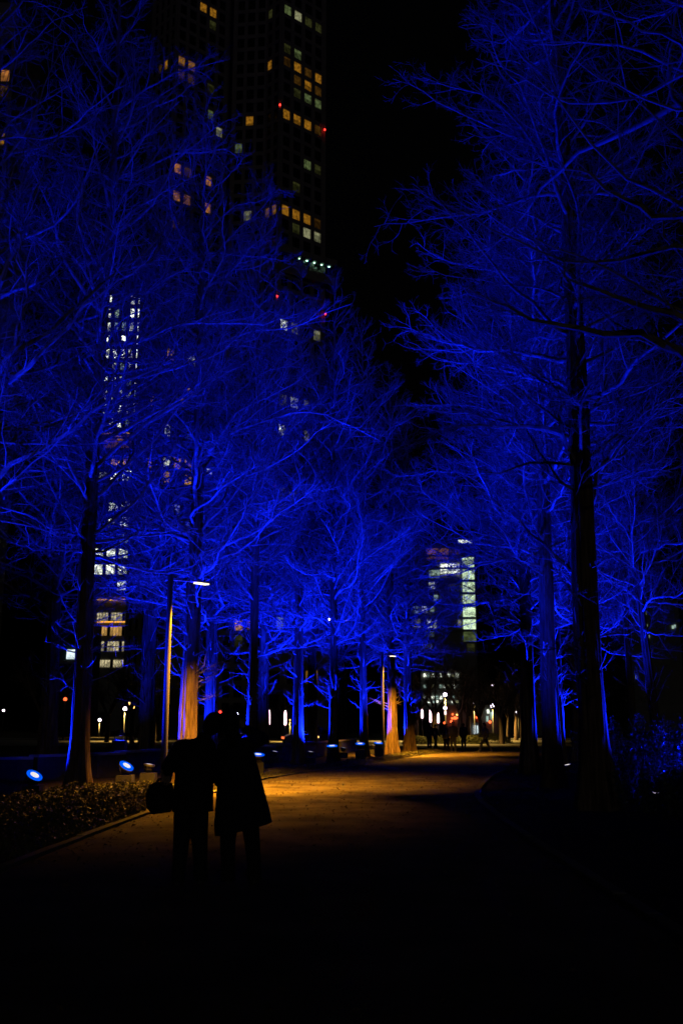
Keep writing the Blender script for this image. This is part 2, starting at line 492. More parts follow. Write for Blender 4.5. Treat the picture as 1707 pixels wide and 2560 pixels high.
def redwood(seed, H=23.0, R0=0.30, zb=5.0, maxlen=4.6, nprim=105, extra=(), dens=1.0, nlimb=26, xr=1.0):
    """bare dawn redwood: meshes for trunk, a few big limbs, and the crown of branches and twigs"""
    rng = np.random.default_rng(seed)
    tm, (tz, tax, tr) = trunk_mesh('trunk', seed, H, R0)
    t = np.sort(rng.uniform(0, 1, nprim) ** 1.15)
    z = zb + t * (H * 0.985 - zb)
    az = np.arange(nprim) * 2.39996 + rng.normal(0, 0.5, nprim)
    shape = np.minimum(1, 0.55 + t * 3.2) * (1 - t) ** 0.62
    L = maxlen * 1.18 * shape * rng.uniform(0.55, 1.25, nprim) + 0.3
    el = np.radians(16 + 32 * t + rng.normal(0, 14, nprim))
    d = np.stack([np.cos(az) * np.cos(el), np.sin(az) * np.cos(el), np.sin(el)], -1)
    base = np.stack([np.interp(z, tz, tax[:, 0]), np.interp(z, tz, tax[:, 1]), z], -1)
    rt = np.interp(z, tz, tr)
    K1 = 13
    P1 = grow(rng, base, d, L, K1, 0.17, 0.04)
    r1 = np.clip(0.0105 * L + 0.007, 0.010, rt * 0.55)
    if extra:
        ex = []
        for pts in extra:
            pts = np.array([tuple(p) for p in pts], float)
            tt = np.linspace(0, len(pts) - 1, K1); i = np.clip(tt.astype(int), 0, len(pts) - 2); f = (tt - i)[:, None]
            q = pts[i] * (1 - f) + pts[i + 1] * f
            q[1:-1] += rng.normal(0, 0.035, (K1 - 2, 3))
            ex.append(q)
        ex = np.array(ex)
        P1 = np.vstack([ex, P1])
        Lx = np.linalg.norm(np.diff(ex, axis=1), axis=2).sum(1)
        L = np.concatenate([Lx, L]); r1 = np.concatenate([xr * np.clip(0.0125 * Lx + 0.008, 0.02, 0.06), r1])
    order = np.argsort(-(r1 - (np.arange(len(L)) < len(extra)) * 1.0))
    big = order[:nlimb]; rest = order[nlimb:]
    limbs = []
    for q in big:
        v, f = tubes(P1[q:q + 1], radii(P1[q:q + 1], r1[q:q + 1], 0.006, 0.8), 7)
        limbs.append(mesh_np('limb', v, f, M['limb'], True))
    parts = [tubes(P1[rest], radii(P1[rest], r1[rest], 0.005, 0.8), 5)]
    # short shoots low on the trunk, where lower limbs were pruned
    ns = 20
    zs = rng.choice([2.35, 2.8, 3.3, 3.9, 4.5], ns) + rng.normal(0, 0.12, ns)
    azs = rng.uniform(0, 6.283, ns); els = np.radians(rng.uniform(5, 50, ns))
    ds = np.stack([np.cos(azs) * np.cos(els), np.sin(azs) * np.cos(els), np.sin(els)], -1)
    bs = np.stack([np.interp(zs, tz, tax[:, 0]), np.interp(zs, tz, tax[:, 1]), zs], -1)
    Ls = rng.uniform(0.5, 1.35, ns)
    Ps = grow(rng, bs, ds, Ls, 7, 0.16, 0.04)
    parts.append(tubes(Ps, radii(Ps, 0.022 + 0 * Ls, 0.005), 5))
    # secondary, tertiary and finest twigs
    st, dd, l2, _, _ = children(rng, P1, L, 4.6 * dens, 0.10, 0.85, lambda Lp, s: 0.16 + 0.36 * Lp * (1 - 0.72 * s) ** 1.0 * 0.85, 0.16)
    P2 = grow(rng, st, dd, l2, 6, 0.20, 0.04)
    parts.append(tubes(P2, radii(P2, np.clip(0.005 + 0.005 * l2, 0.005, 0.016), 0.003), 4))
    Pb = np.concatenate([P2]); Lb = l2
    st, dd, l3, _, _ = children(rng, Pb, Lb, 7.8 * dens, 0.15, 0.8, lambda Lp, s: 0.12 + 0.33 * Lp * (1 - 0.6 * s), 0.10)
    P3 = grow(rng, st, dd, l3, 4, 0.18, 0.03)
    parts.append(tubes(P3, radii(P3, np.full(len(l3), 0.0052), 0.0028), 3))
    st, dd, l3b, _, _ = children(rng, Ps, Ls, 9, 0.15, 0.9, lambda Lp, s: 0.10 + 0.30 * Lp * (1 - 0.6 * s), 0.12)
    P3b = grow(rng, st, dd, l3b, 4, 0.2, 0.03)
    parts.append(tubes(P3b, radii(P3b, np.full(len(l3b), 0.008), 0.004), 3))
    st, dd, l4, _, _ = children(rng, P3, l3, 12.0 * dens, 0.2, 0.75, lambda Lp, s: 0.07 + 0.3 * Lp, 0.08)
    P4 = grow(rng, st, dd, l4, 2, 0.0, 0.0)
    parts.append(tubes(P4, radii(P4, np.full(len(l4), 0.0040), 0.0022), 3))
    nsplit = len(parts[0][1]) + len(parts[1][1]) + len(parts[2][1])
    v, f = merge(parts)
    cm = mesh_np('crown', v, f, M['limb'], False, M['twig'], nsplit)
    return dict(trunk=tm, limbs=limbs, crown=cm)


def plant_tree(kit, name, loc, rz, sc, label, group, tilt=(0, 0)):
    t = empty(name, loc, rz)
    t.scale = (sc[0], sc[0], sc[1]) if isinstance(sc, tuple) else (sc, sc, sc)
    t.rotation_euler = (tilt[0], tilt[1], rz)
    tag(t, label, 'tree', group)
    link('trunk', kit['trunk'], None, t)
    for lm in kit['limbs']:
        link('limb', lm, None, t)
    link('crown', kit['crown'], None, t)
    return t


def rel(pts, base):
    """pixel polyline [(px, py, Y)...] to points relative to a tree base"""
    return [at(*p) - Vector(base) for p in pts]


B_L0 = (-7.2 * KX, 17.2, 0)
kit_l0 = redwood(11, 23, 0.26, 5.0, 4.6, 100, extra=[
    [(0 - 7.2 + 7.2, 0, 5.0), *[tuple(v) for v in rel([(0, 985, 17.0), (110, 880, 16.6), (215, 760, 16.4), (330, 690, 16.2), (365, 650, 16.1)], B_L0)]],
    [(0, 0, 5.8), *[tuple(v) for v in rel([(0, 925, 16.2), (35, 860, 16.0), (62, 740, 15.8), (55, 650, 15.7), (60, 560, 15.6), (45, 470, 15.5)], B_L0)]],
    [(0, 0, 4.4), *[tuple(v) for v in rel([(0, 1165, 17.0), (130, 1110, 16.8), (235, 1030, 16.7), (330, 950, 16.6), (430, 890, 16.5)], B_L0)]],
    [(0, 0, 4.1), *[tuple(v) for v in rel([(0, 1120, 17.6), (90, 1060, 17.5), (210, 1020, 17.4), (290, 975, 17.4)], B_L0)]],
    [(0, 0, 7.4), *[tuple(v) for v in rel([(0, 700, 16.0), (60, 560, 15.7), (110, 430, 15.6), (170, 300, 15.5)], B_L0)]],
], nlimb=34, dens=0.7, xr=1.15)
B_R1 = (5.1 * KX, 20.0, 0)
kit_r1 = redwood(23, 24, 0.26, 6.2, 4.25, 110, extra=[
    [(0.1, 0, 5.75), *[tuple(v) for v in rel([(1500, 1165, 19.9), (1560, 1085, 19.7), (1640, 985, 19.5), (1707, 915, 19.3), (1790, 800, 19.0)], B_R1)]],
    [(-0.1, 0, 5.75), *[tuple(v) for v in rel([(1440, 1235, 19.9), (1390, 1200, 19.8), (1340, 1130, 19.6), (1310, 1065, 19.5), (1270, 980, 19.4)], B_R1)]],
    [(-0.1, 0, 7.0), *[tuple(v) for v in rel([(1395, 1065, 19.8), (1395, 990, 19.6), (1375, 950, 19.4), (1300, 905, 19.2), (1180, 850, 19.0)], B_R1)]],
    [(-0.1, 0, 6.9), *[tuple(v) for v in rel([(1390, 1070, 19.0), (1290, 1062, 18.6), (1200, 1066, 18.2), (1110, 1072, 18.0), (1010, 1120, 17.8)], B_R1)]],
    [(0.1, 0, 6.0), *[tuple(v) for v in rel([(1510, 1170, 20.2), (1560, 1120, 20.4), (1640, 1090, 20.6), (1707, 1070, 20.7)], B_R1)]],
    [(-0.1, 0, 4.7), *[tuple(v) for v in rel([(1420, 1420, 20.3), (1330, 1330, 20.5), (1230, 1250, 20.6), (1120, 1170, 20.8)], B_R1)]],
], nlimb=34, dens=0.95, xr=1.1)
B_R0 = (5.9 * KX, 12.6, 0)
kit_r0 = redwood(37, 23, 0.28, 6.5, 4.6, 85, extra=[
    [(-0.1, 0, 5.6), *[tuple(v) for v in rel([(1707, 880, 12.6), (1600, 842, 12.8), (1450, 820, 13.0), (1330, 795, 13.2), (1220, 740, 13.4), (1130, 708, 13.6)], B_R0)]],
    [(-0.1, 0, 6.1), *[tuple(v) for v in rel([(1707, 790, 12.3), (1600, 765, 12.3), (1490, 725, 12.4), (1430, 690, 12.5), (1380, 640, 12.6)], B_R0)]],
    [(-0.1, 0, 7.3), *[tuple(v) for v in rel([(1707, 560, 12.2), (1600, 520, 12.3), (1480, 440, 12.4), (1400, 400, 12.6)], B_R0)]],
], dens=0.6, nlimb=14, xr=1.6)
kits = [redwood(51, 23, 0.235, 5.2, 4.4, 105), redwood(67, 22, 0.225, 4.8, 4.2, 100), redwood(83, 24, 0.245, 5.7, 4.7, 108)]

GL, GR, GB = 'bare redwoods along the left of the path', 'bare redwoods along the right of the path', 'dim redwoods standing behind the low wall'
plant_tree(kit_l0, 'redwood_tree', B_L0, 0, 1.0, 'bare redwood whose blue branches reach in from the left edge of the photo', GL)
left = [
    (-6.45, 24.4, 2, 1.3, (0.95, 1.0), 'bare redwood with near-black trunk between the two nearest blue floodlights'),
    (-4.6, 29.6, 1, 3.0, (1.22, 1.02), 'bare redwood lit half blue, half orange behind the nearer path lamp'),
    (-3.3, 36.0, 2, 4.1, (0.72, 0.98), 'slim bare redwood with bright blue trunk right behind the woman in the flared coat'),
    (-1.9, 43.5, 0, 2.6, (0.85, 1.0), 'bare redwood with a whorl of low twigs, right of the pink light columns'),
    (-0.35, 43.0, 1, 5.2, (0.9, 1.02), 'bare redwood with blue-edged trunk beside the middle floodlight'),
    (1.15, 50.5, 2, 0.8, (0.8, 0.98), 'bare redwood with blue left edge just left of the farther path lamp'),
    (2.95, 57.0, 0, 3.7, (1.15, 1.0), 'bare redwood with orange-lit trunk right behind the farther path lamp'),
    (4.2, 61.0, 1, 1.2, (1.15, 1.0), 'last blue-trunked redwood on the left before the group of walkers'),
]
for x, y, k, rz, sc, lab in left:
    plant_tree(kits[k], 'redwood_tree', (x * KX, y, 0), rz, sc, lab, GL)
back = [
    (-9.8, 33.0, 1, 0.5, (1.2, 1.0), 'dim blue redwood behind the wall at the far left'),
    (-7.5, 38.0, 2, 2.2, (1.15, 0.97), 'dim blue redwood behind the wall left of the nearer lamp post'),
    (-5.7, 43.0, 0, 3.9, (1.2, 1.0), 'dim blue redwood behind the wall right of the orange-lit trunk'),
    (-3.7, 46.5, 1, 5.6, (1.25, 1.0), 'dim blue redwood behind the wall beside the pink light columns'),
    (-1.6, 55.0, 2, 1.1, (1.15, 0.98), 'faint redwood behind the wall beyond the slim middle trunks'),
    (0.0, 66.0, 0, 4.5, (1.1, 1.0), 'faint far redwood behind the wall left of the farther lamp'),
]
for x, y, k, rz, sc, lab in back:
    plant_tree(kits[k], 'redwood_tree', (x * KX, y, 0), rz, sc, lab, GB)
plant_tree(kit_r0, 'redwood_tree', B_R0, 0, 1.0, 'near redwood off to the right whose black branches cross the blue crowns', GR)
plant_tree(kit_r1, 'redwood_tree', B_R1, 0, 1.0, 'thick-trunked bare redwood, nearest on the right, with blue-lit root flare', GR)
right = [
    (5.75, 27.0, 0, 1.4, (0.98, 1.0), 'bare redwood second in the right row with shaggy blue-lit bark'),
    (6.45, 34.0, 1, 3.3, (1.0, 1.0), 'bare redwood third in the right row bordering the lit path'),
    (8.6, 39.5, 2, 5.0, (1.15, 1.0), 'bare redwood glowing blue between the two thick right trunks'),
    (11.0, 46.0, 0, 0.2, (1.1, 1.0), 'bare redwood fifth in the right row beyond the glowing trunk'),
    (13.6, 53.0, 1, 2.0, (1.1, 1.0), 'bare redwood farthest along the right row'),
]
for x, y, k, rz, sc, lab in right:
    plant_tree(kits[k], 'redwood_tree', (x * KX, y, 0), rz, sc, lab, GR)
thin = [
    (9.0, 28.0, 1, 2.9, (0.55, 0.85), (0, -0.05), 'thin blue trunk rising from the hedge near the right edge'),
    (7.8, 29.5, 2, 0.9, (0.5, 0.8), (0, -0.09), 'thin leaning trunk just right of the thick trunk above the hedge'),
    (9.8, 33.0, 0, 4.4, (0.5, 0.85), (0, -0.02), 'very thin dim trunk between two others above the hedge'),
]
for x, y, k, rz, sc, ti, lab in thin:
    t = plant_tree(kits[k], 'redwood_tree', (x * KX, y, 0), 0, sc, lab, 'thin trees behind the hedge', ti)


# far street trees: forked trunk, round bare crown
def street_tree(seed):
    rng = np.random.default_rng(seed)
    parts = []
    mb = []
    n = 5
    az = np.arange(n) * 6.283 / n + rng.normal(0, 0.3, n)
    P0 = grow(rng, np.zeros((1, 3)), np.array([[0.05, 0, 1.0]]), np.array([2.4]), 8, 0.05, 0.05)
    tv, tf = tubes(P0, radii(P0, np.array([0.24]), 0.16), 10)
    d = np.stack([np.cos(az) * 0.55, np.sin(az) * 0.55, np.ones(n)], -1)
    st = np.repeat(P0[:, -1] - np.array([[0, 0, 0.1]]), n, 0)
    L1 = rng.uniform(3.2, 4.6, n)
    P1 = grow(rng, st, d, L1, 8, 0.12, 0.03)
    lv, lf = tubes(P1, radii(P1, np.full(n, 0.12), 0.03), 8)
    tv, tf = merge([(tv, tf), (lv, lf)])
    st, dd, l2, _, _ = children(rng, P1, L1, 4, 0.2, 0.8, lambda Lp, s: 0.5 + 0.4 * Lp * (1 - 0.5 * s), 0.15)
    P2 = grow(rng, st, dd, l2, 6, 0.15, 0.02)
    parts.append(tubes(P2, radii(P2, np.full(len(l2), 0.03), 0.008), 4))
    st, dd, l3, _, _ = children(rng, P2, l2, 7, 0.2, 0.8, lambda Lp, s: 0.2 + 0.4 * Lp * (1 - 0.5 * s), 0.1)
    P3 = grow(rng, st, dd, l3, 4, 0.2, 0.02)
    parts.append(tubes(P3, radii(P3, np.full(len(l3), 0.012), 0.005), 3))
    v, f = merge(parts)
    return dict(trunk=mesh_np('trunk', tv, tf, M['bark'], True), limbs=[], crown=mesh_np('crown', v, f, M['twig']))


skits = [street_tree(5), street_tree(9)]
GS = 'street trees beyond the park path'
for px, Y, k, rz, sc, lab in [
    (1085, 88, 0, 0.4, 1.0, 'warm-lit street tree trunk between the pink light columns on the right'),
    (1150, 92, 1, 1.4, 1.15, 'dark forked street tree behind the middle walkers'),
    (1172, 96, 0, 2.4, 1.0, 'amber street tree trunk left of the bright shop door'),
    (1204, 94, 1, 3.1, 0.9, 'leaning street tree right of the bright shop door'),
    (1254, 86, 0, 4.2, 0.9, 'dark street tree standing on the pale paving right of the striding man'),
    (1270, 97, 1, 5.5, 0.9, 'Y-forked amber street tree right of the dark one on the paving'),
    (1290, 104, 0, 1.0, 1.0, 'street tree second from the right end of the amber row'),
    (1306, 98, 1, 2.0, 0.95, 'street tree at the right end of the amber row'),
    (1040, 95, 1, 0.7, 1.0, 'amber street tree just right of the last blue trunk'),
    (267, 95, 0, 0.1, 1.0, 'amber street tree beside the far lamps left of the nearer lamp post'),
    (330, 92, 1, 2.2, 1.0, 'amber forked street tree right of the far lamps behind the wall'),
    (395, 98, 0, 3.5, 0.9, 'bent street tree seen just left of the nearer lamp post'),
    (780, 104, 1, 4.0, 1.0, 'street tree above the dark parked car'),
    (700, 110, 0, 5.0, 0.9, 'street tree between the two pink light columns on the left'),
    (100, 100, 1, 1.7, 1.1, 'dim street tree at the far left behind the wall'),
]:
    p = at(px, 1850, Y)
    plant_tree(skits[k], 'street_tree', (p.x, Y, 0), rz, sc, lab, GS)

# ------------------------------------------------------------------ low wall on the left
W = [(-17.0, 28.3), (-9.3, 30.0), (-7.3, 32.8), (-6.5, 35.6), (-2.9, 45.6), (-1.1, 52.8), (0.8, 63.7)]
HW = [0.62, 0.68, 0.72, 0.68, 0.70, 0.68]
W = [(x * KX, y) for x, y in W]
wall = empty('low_wall', (-6, 27, 0))
tag(wall, 'low grey stone wall with pale coping running behind the left trees', 'wall')
for i in range(len(W) - 1):
    a, b_ = Vector((*W[i], 0)), Vector((*W[i + 1], 0))
    d = (b_ - a).normalized(); nrl = Vector((d.y, -d.x, 0))
    n = max(1, round((b_ - a).length / 1.25)); ln = (b_ - a).length / n
    rz = math.atan2(d.y, d.x)
    for j in range(n):
        c = a + d * (ln * (j + 0.5)) - wall.location
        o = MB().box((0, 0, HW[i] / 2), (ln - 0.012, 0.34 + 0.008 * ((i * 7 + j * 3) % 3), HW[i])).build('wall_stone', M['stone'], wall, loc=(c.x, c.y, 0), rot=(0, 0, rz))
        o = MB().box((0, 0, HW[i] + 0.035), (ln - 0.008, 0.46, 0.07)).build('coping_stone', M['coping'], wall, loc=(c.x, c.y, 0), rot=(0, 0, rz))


# ------------------------------------------------------------------ floodlights
def floodlight(loc, target, label, h=0.42, power=1.0, angle=100, group='blue floodlights', blend=0.9, box=(0.42, 0.42), big=1.0, glow=True):
    """square stone plinth, yoke bracket, round finned housing, glowing lens, and its own blue spot"""
    t = empty('floodlight', (loc[0], loc[1], 0))
    tag(t, label, 'floodlight', group)
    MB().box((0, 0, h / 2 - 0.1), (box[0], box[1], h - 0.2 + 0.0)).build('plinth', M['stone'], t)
    head = Vector((0, 0, h))
    d = (Vector(target) - (Vector((loc[0], loc[1], 0)) + head)).normalized()
    R = d.to_track_quat('Z', 'Y').to_matrix() * big
    MB().lathe([(0.07, -0.14), (0.10, -0.13), (0.11, -0.05), (0.155, -0.03), (0.165, 0.03)], 24, R, head).build('housing', M['dark_metal'], t, True)
    fin = MB()
    for k in range(5):
        fin.lathe([(0.115, -0.125 + k * 0.018), (0.128, -0.122 + k * 0.018), (0.128, -0.116 + k * 0.018), (0.115, -0.113 + k * 0.018)], 18, R, head)
    fin.build('cooling_fin', M['dark_metal'], t)
    side = (R @ Vector((1, 0, 0))).normalized()
    for s in (-1, 1):
        top = head + side * (0.175 * s * big)
        MB().tube([Vector((side.x * 0.12 * s, side.y * 0.12 * s, h - 0.2)), top + Vector((0, 0, -0.1)), top], [0.012] * 3, 6).build('bracket', M['dark_metal'], t)
    MB().lathe([(0.128, 0.028), (0.162, 0.026), (0.165, 0.042), (0.15, 0.050), (0.128, 0.048)], 28, R, head).build('rim', M['flood_rim' if glow else 'dark_metal'], t, True)
    MB().lathe([(0.0, 0.032), (0.127, 0.030), (0.127, 0.040), (0.09, 0.048), (0.0, 0.052)], 28, R, head).build('lens', M['flood_lens'], t, True)
    ld = bpy.data.lights.new('floodlight_beam', 'SPOT')
    ld.energy = FLOOD_W * power; ld.color = BLUE; ld.spot_size = math.radians(angle); ld.spot_blend = blend; ld.shadow_soft_size = 0.10
    lo = bpy.data.objects.new('floodlight_beam', ld); COL.objects.link(lo)
    lo.parent = t; lo.location = head + d * 0.17; lo.rotation_euler = d.to_track_quat('-Z', 'Y').to_euler()
    return t


def fl(px, py, Y, target, label, **k):
    p = at(px, py, Y)
    return floodlight((p.x, Y), target, label, h=p.z, **k)


GF1, GF2 = 'blue floodlights left of the path', 'blue floodlights right of the path'
fl(85, 1942, 25.2, (-3.3, 22.6, 7.2), 'blue floodlight on a stone plinth, nearest the left edge', group=GF1, power=0.65, big=1.25)
fl(315, 1918, 27.6, (-1.8, 25.2, 6.8), 'blue floodlight on a stone plinth, second from the left', group=GF1, power=0.65, big=1.25)
floodlight((-8.7, 16.4), (-6.9, 16.9, 6.5), 'added blue floodlight, unseen, at the foot of the redwood off the left edge', h=0.45, group=GF1, angle=92, power=0.6)  # unseen flood added to light the near left limbs from below
floodlight((-8.7, 21.4), (-3.5, 23.3, 3.3), 'added blue floodlight, unseen beyond the left edge, to light the lamp post', h=0.45, group=GF1, angle=48, power=0.9, blend=0.6)  # unseen narrow beam added to put blue on the pole
fl(645, 1890, 33.2, (-2.0, 31.5, 9.0), 'blue floodlight peeping out beside the flared coat', group=GF1, big=1.3, power=0.7)
fl(830, 1868, 40.5, (-0.6, 39.0, 9), 'blue floodlight between the two slim middle trunks', group=GF1, big=1.3, power=0.7)
fl(900, 1862, 45.5, (1.0, 43.8, 9), 'blue floodlight right of the slim middle trunks', group=GF1, big=1.3, power=0.7)
fl(946, 1860, 49.5, (2.2, 48, 9), 'blue floodlight left of the farther lamp post', group=GF1, big=1.3, power=0.7)
for x, y, tx, ty, pw, lab in [  # trunk-foot floods are extras, added to light the left trunks and crowns
    (-5.75, 29.7, -4.8, 29.6, 0.65, 'added blue floodlight at the left foot of the orange-lit trunk'),
    (-4.35, 36.2, -3.5, 36.0, 0.8, 'added blue floodlight at the left foot of the slim bright trunk'),
    (-2.95, 43.8, -2.1, 43.6, 0.9, 'added blue floodlight at the left foot of the trunk with low twigs'),
    (-1.35, 43.3, -0.5, 43.1, 0.9, 'added blue floodlight at the left foot of the blue-edged middle trunk'),
    (0.1, 50.7, 1.0, 50.6, 0.95, 'added blue floodlight at the left foot of the trunk beside the farther lamp'),
    (1.85, 57.2, 2.7, 57.1, 0.9, 'added blue floodlight at the left foot of the far orange trunk'),
    (3.15, 61.2, 4.0, 61.1, 1.1, 'added blue floodlight left of the last blue trunk'),
    (-8.9, 34.0, -9.4, 37, 0.12, 'blue floodlight behind the wall among the dim trunks at left'),
    (-6.3, 40.6, -6.0, 44, 0.4, 'blue floodlight behind the wall among the middle dim trunks'),
]:
    floodlight((x * KX, y), (tx * KX, ty, 6.5), lab, h=0.45, group=GF1, power=pw, angle=106, glow=False)
for x, y, tx, ty, lab in [(-10.9, 30.35, -10.85, 30.2, 'small blue light added for the coping at the left end of the wall'), (-7.6, 33.9, -7.55, 33.8, 'small blue light added for the coping near the nearer lamp post'),
                          (-4.4, 43.2, -4.35, 43.1, 'small blue light added for the coping at the middle of the wall'), (-1.9, 52.2, -1.85, 52.1, 'small blue light added for the coping at the far end of the wall')]:
    floodlight((x * KX, y), (tx * KX, ty, -6.0), lab, h=1.3, group='small blue lights added for the wall coping', power=0.05, angle=160, glow=False)  # added only to bring blue light onto the coping
for x, y, tx, ty, pw, lab in [
    (6.45, 20.5, 5.5, 20.25, 0.42, 'blue floodlight hidden by the hedge at the thick right trunk'),
    (7.15, 27.6, 6.1, 27.2, 0.8, 'blue floodlight behind the hedge at the second right trunk'),
    (7.85, 34.5, 6.8, 34.2, 0.95, 'blue floodlight behind the hedge at the third right trunk'),
    (10.0, 40.0, 8.9, 39.7, 1.15, 'blue floodlight right of the glowing trunk'),
    (12.4, 46.4, 11.3, 46.1, 0.9, 'blue floodlight right of the fifth right trunk'),
]:
    floodlight((x * KX, y), (tx * KX, ty, 5.0), lab, h=0.25, group=GF2, power=pw, angle=100, glow=False)
floodlight((10.3, 22.6), (7.6, 23.2, 1.6), 'added small blue floodlight, unseen beyond the right edge, to light the hedge', h=0.3, group=GF2, power=0.5, angle=64, blend=0.6)  # out-of-view flood added so the hedge leaves glint


# ------------------------------------------------------------------ path lamps
def path_lamp(loc, hgt, arm, label, gain=1.0):
    t = empty('path_lamp', (loc[0], loc[1], 0), 0.85)
    tag(t, label, 'lamp post', 'path lamps')
    MB().box((0, 0, 0.012), (0.30, 0.30, 0.024)).build('base_plate', M['dark_metal'], t)
    MB().tube([(0, 0, 0.02), (0, 0, 0.5), (0, 0, hgt + 0.12)], [0.08, 0.076, 0.066], 20).build('pole', M['pole'], t, True)
    MB().tube([(0.05, 0, hgt - 0.06), (arm * 0.55, 0, hgt - 0.04)], [0.026, 0.022], 10).build('arm', M['metal'], t, True)
    hd = MB().box((arm * 0.78, 0, hgt - 0.02), (arm * 0.52, 0.17, 0.06)); hd.box((arm * 0.70, 0, hgt + 0.022), (arm * 0.30, 0.12, 0.026))
    h = hd.build('lamp_head', M['metal'], t)
    MB().box((arm * 0.86, 0, hgt - 0.0665), (arm * 0.34, 0.15, 0.03)).build('lens', M['lamp_lens'], h)
    for dv, ang, pw in (((0.14, 0.26, -1), 102, 1.2), ((0.05, -0.66, -1), 76, 0.45)):   # the LED board throws one lobe each way along the path
        ld = bpy.data.lights.new('lamp_light', 'SPOT')
        ld.energy = LAMP_W * pw * gain; ld.color = WARM; ld.spot_size = math.radians(ang); ld.spot_blend = 0.8; ld.shadow_soft_size = 0.06
        lo = bpy.data.objects.new('lamp_light', ld); COL.objects.link(lo); lo.parent = t
        lo.location = (arm * 0.86, 0, hgt - 0.10)
        d_ = Matrix.Rotation(-0.85, 3, 'Z') @ Vector(dv)
        lo.rotation_euler = d_.to_track_quat('-Z', 'Y').to_euler()
    return t


p = at(412, 1860, 25.2); path_lamp((p.x, 25.2), 5.3, 1.2, 'tall straight path lamp, nearer of two, glowing beside the orange-lit trunk')
p = at(957, 1860, 53.0); path_lamp((p.x, 53.0), 5.25, 1.05, 'smaller-looking farther path lamp with glowing head left of the walkers', 1.25)


# ------------------------------------------------------------------ low planting and hedge
def leaves(rng, P, size, mat, name, up=0.4):
    n = len(P)
    a = nrm(rng.normal(0, 1, (n, 3))); nn = nrm(rng.normal(0, 1, (n, 3)) + np.array([0, 0, up]))
    u = nrm(a - nn * (a * nn).sum(1, keepdims=True)); w = np.cross(nn, u)
    s = size * rng.uniform(0.6, 1.4, (n, 1))
    V = np.stack([P - u * s, P + w * s * 0.45 + nn * s * 0.12, P + u * s, P - w * s * 0.45 + nn * s * 0.12], 1).reshape(-1, 3)
    return mesh_np(name, V, np.arange(n * 4).reshape(n, 4), mat)


rng = np.random.default_rng(3)


def bed(y0, y1, x_in, wid, n, hgt, size, label, name):
    y = rng.uniform(y0, y1, n)
    xe = np.interp(y, LL[:, 1], LL[:, 0])
    off = rng.uniform(0, 1, n) * wid + x_in
    lump = 0.65 + 0.35 * np.sin(y * 3.1 + np.sin(off * 4)) * np.sin(off * 3.7 + y)
    edge = np.clip((off - x_in) / 0.35, 0.15, 1) * np.clip((wid + x_in - off) / 0.3, 0.3, 1)
    z = hgt * lump * edge * rng.uniform(0.15, 1, n) ** 0.5
    me = leaves(rng, np.stack([xe - off, y, z + 0.02], -1), size, M['leaf'], name)
    tag(link(name, me), label, 'plants', kind='stuff')


bed(9.0, 24.6, 0.22, 3.2, 50000, 0.34, 0.032, 'low leafy planting bed edging the path at lower left', 'planting_bed')
bed(24.6, 64, 0.18, 1.6, 30000, 0.16, 0.028, 'short grassy strip along the far left edge of the path', 'grass_strip')
# fallen leaves and litter near the foot of the right row
n = 9000
y = rng.uniform(4, 45, n); x = np.interp(y, RR[:, 1], RR[:, 0]) + rng.uniform(0.15, 6, n)
me = leaves(rng, np.stack([x, y, np.full(n, 0.015)], -1), 0.03, M['brown_cloth'], 'leaf_litter', 3.0)
tag(link('leaf_litter', me), 'fallen leaves scattered on dark soil under the right trees', 'leaves', kind='stuff')


n = 6000
y = rng.uniform(5, 46, n); fr_ = rng.beta(0.6, 0.6, n)
x = np.interp(y, LL[:, 1], LL[:, 0]) * (1 - fr_) + np.interp(y, RR[:, 1], RR[:, 0]) * fr_
me = leaves(rng, np.stack([x, y, 0.016 + 0.03 * np.sin(math.pi * fr_)], -1), 0.028, M['leaf_dry'], 'path_litter', 3.0)
tag(link('path_litter', me), 'dry needles and leaves scattered over the sandy path', 'leaves', kind='stuff')


def shrub(loc, hgt, n, seed, label):
    r = np.random.default_rng(seed)
    t = empty('hedge_shrub', (loc[0], loc[1], 0))
    tag(t, label, 'shrub', 'upright leafy shrubs behind the thick right trunk')
    ns = 16
    st = np.stack([r.normal(0, 0.32, ns), r.normal(0, 0.32, ns), np.zeros(ns)], -1)
    d = np.stack([r.normal(0, 0.12, ns), r.normal(0, 0.12, ns), np.ones(ns)], -1)
    L = hgt * r.uniform(0.65, 1.0, ns)
    P = grow(r, st, d, L, 9, 0.07, 0.02)
    v, f = tubes(P, radii(P, np.full(ns, 0.012), 0.004), 4)
    link('stem', mesh_np('stem', v, f, M['twig']), None, t)
    pi = r.integers(0, ns, n); s = r.uniform(0.12, 1, n)
    q = s * 8; i = np.clip(q.astype(int), 0, 7); ff = (q - i)[:, None]
    Q = P[pi, i] * (1 - ff) + P[pi, i + 1] * ff + r.normal(0, 0.055, (n, 3))
    link('foliage', leaves(r, Q, 0.032, M['hedge'], 'foliage', 0.2), None, t)


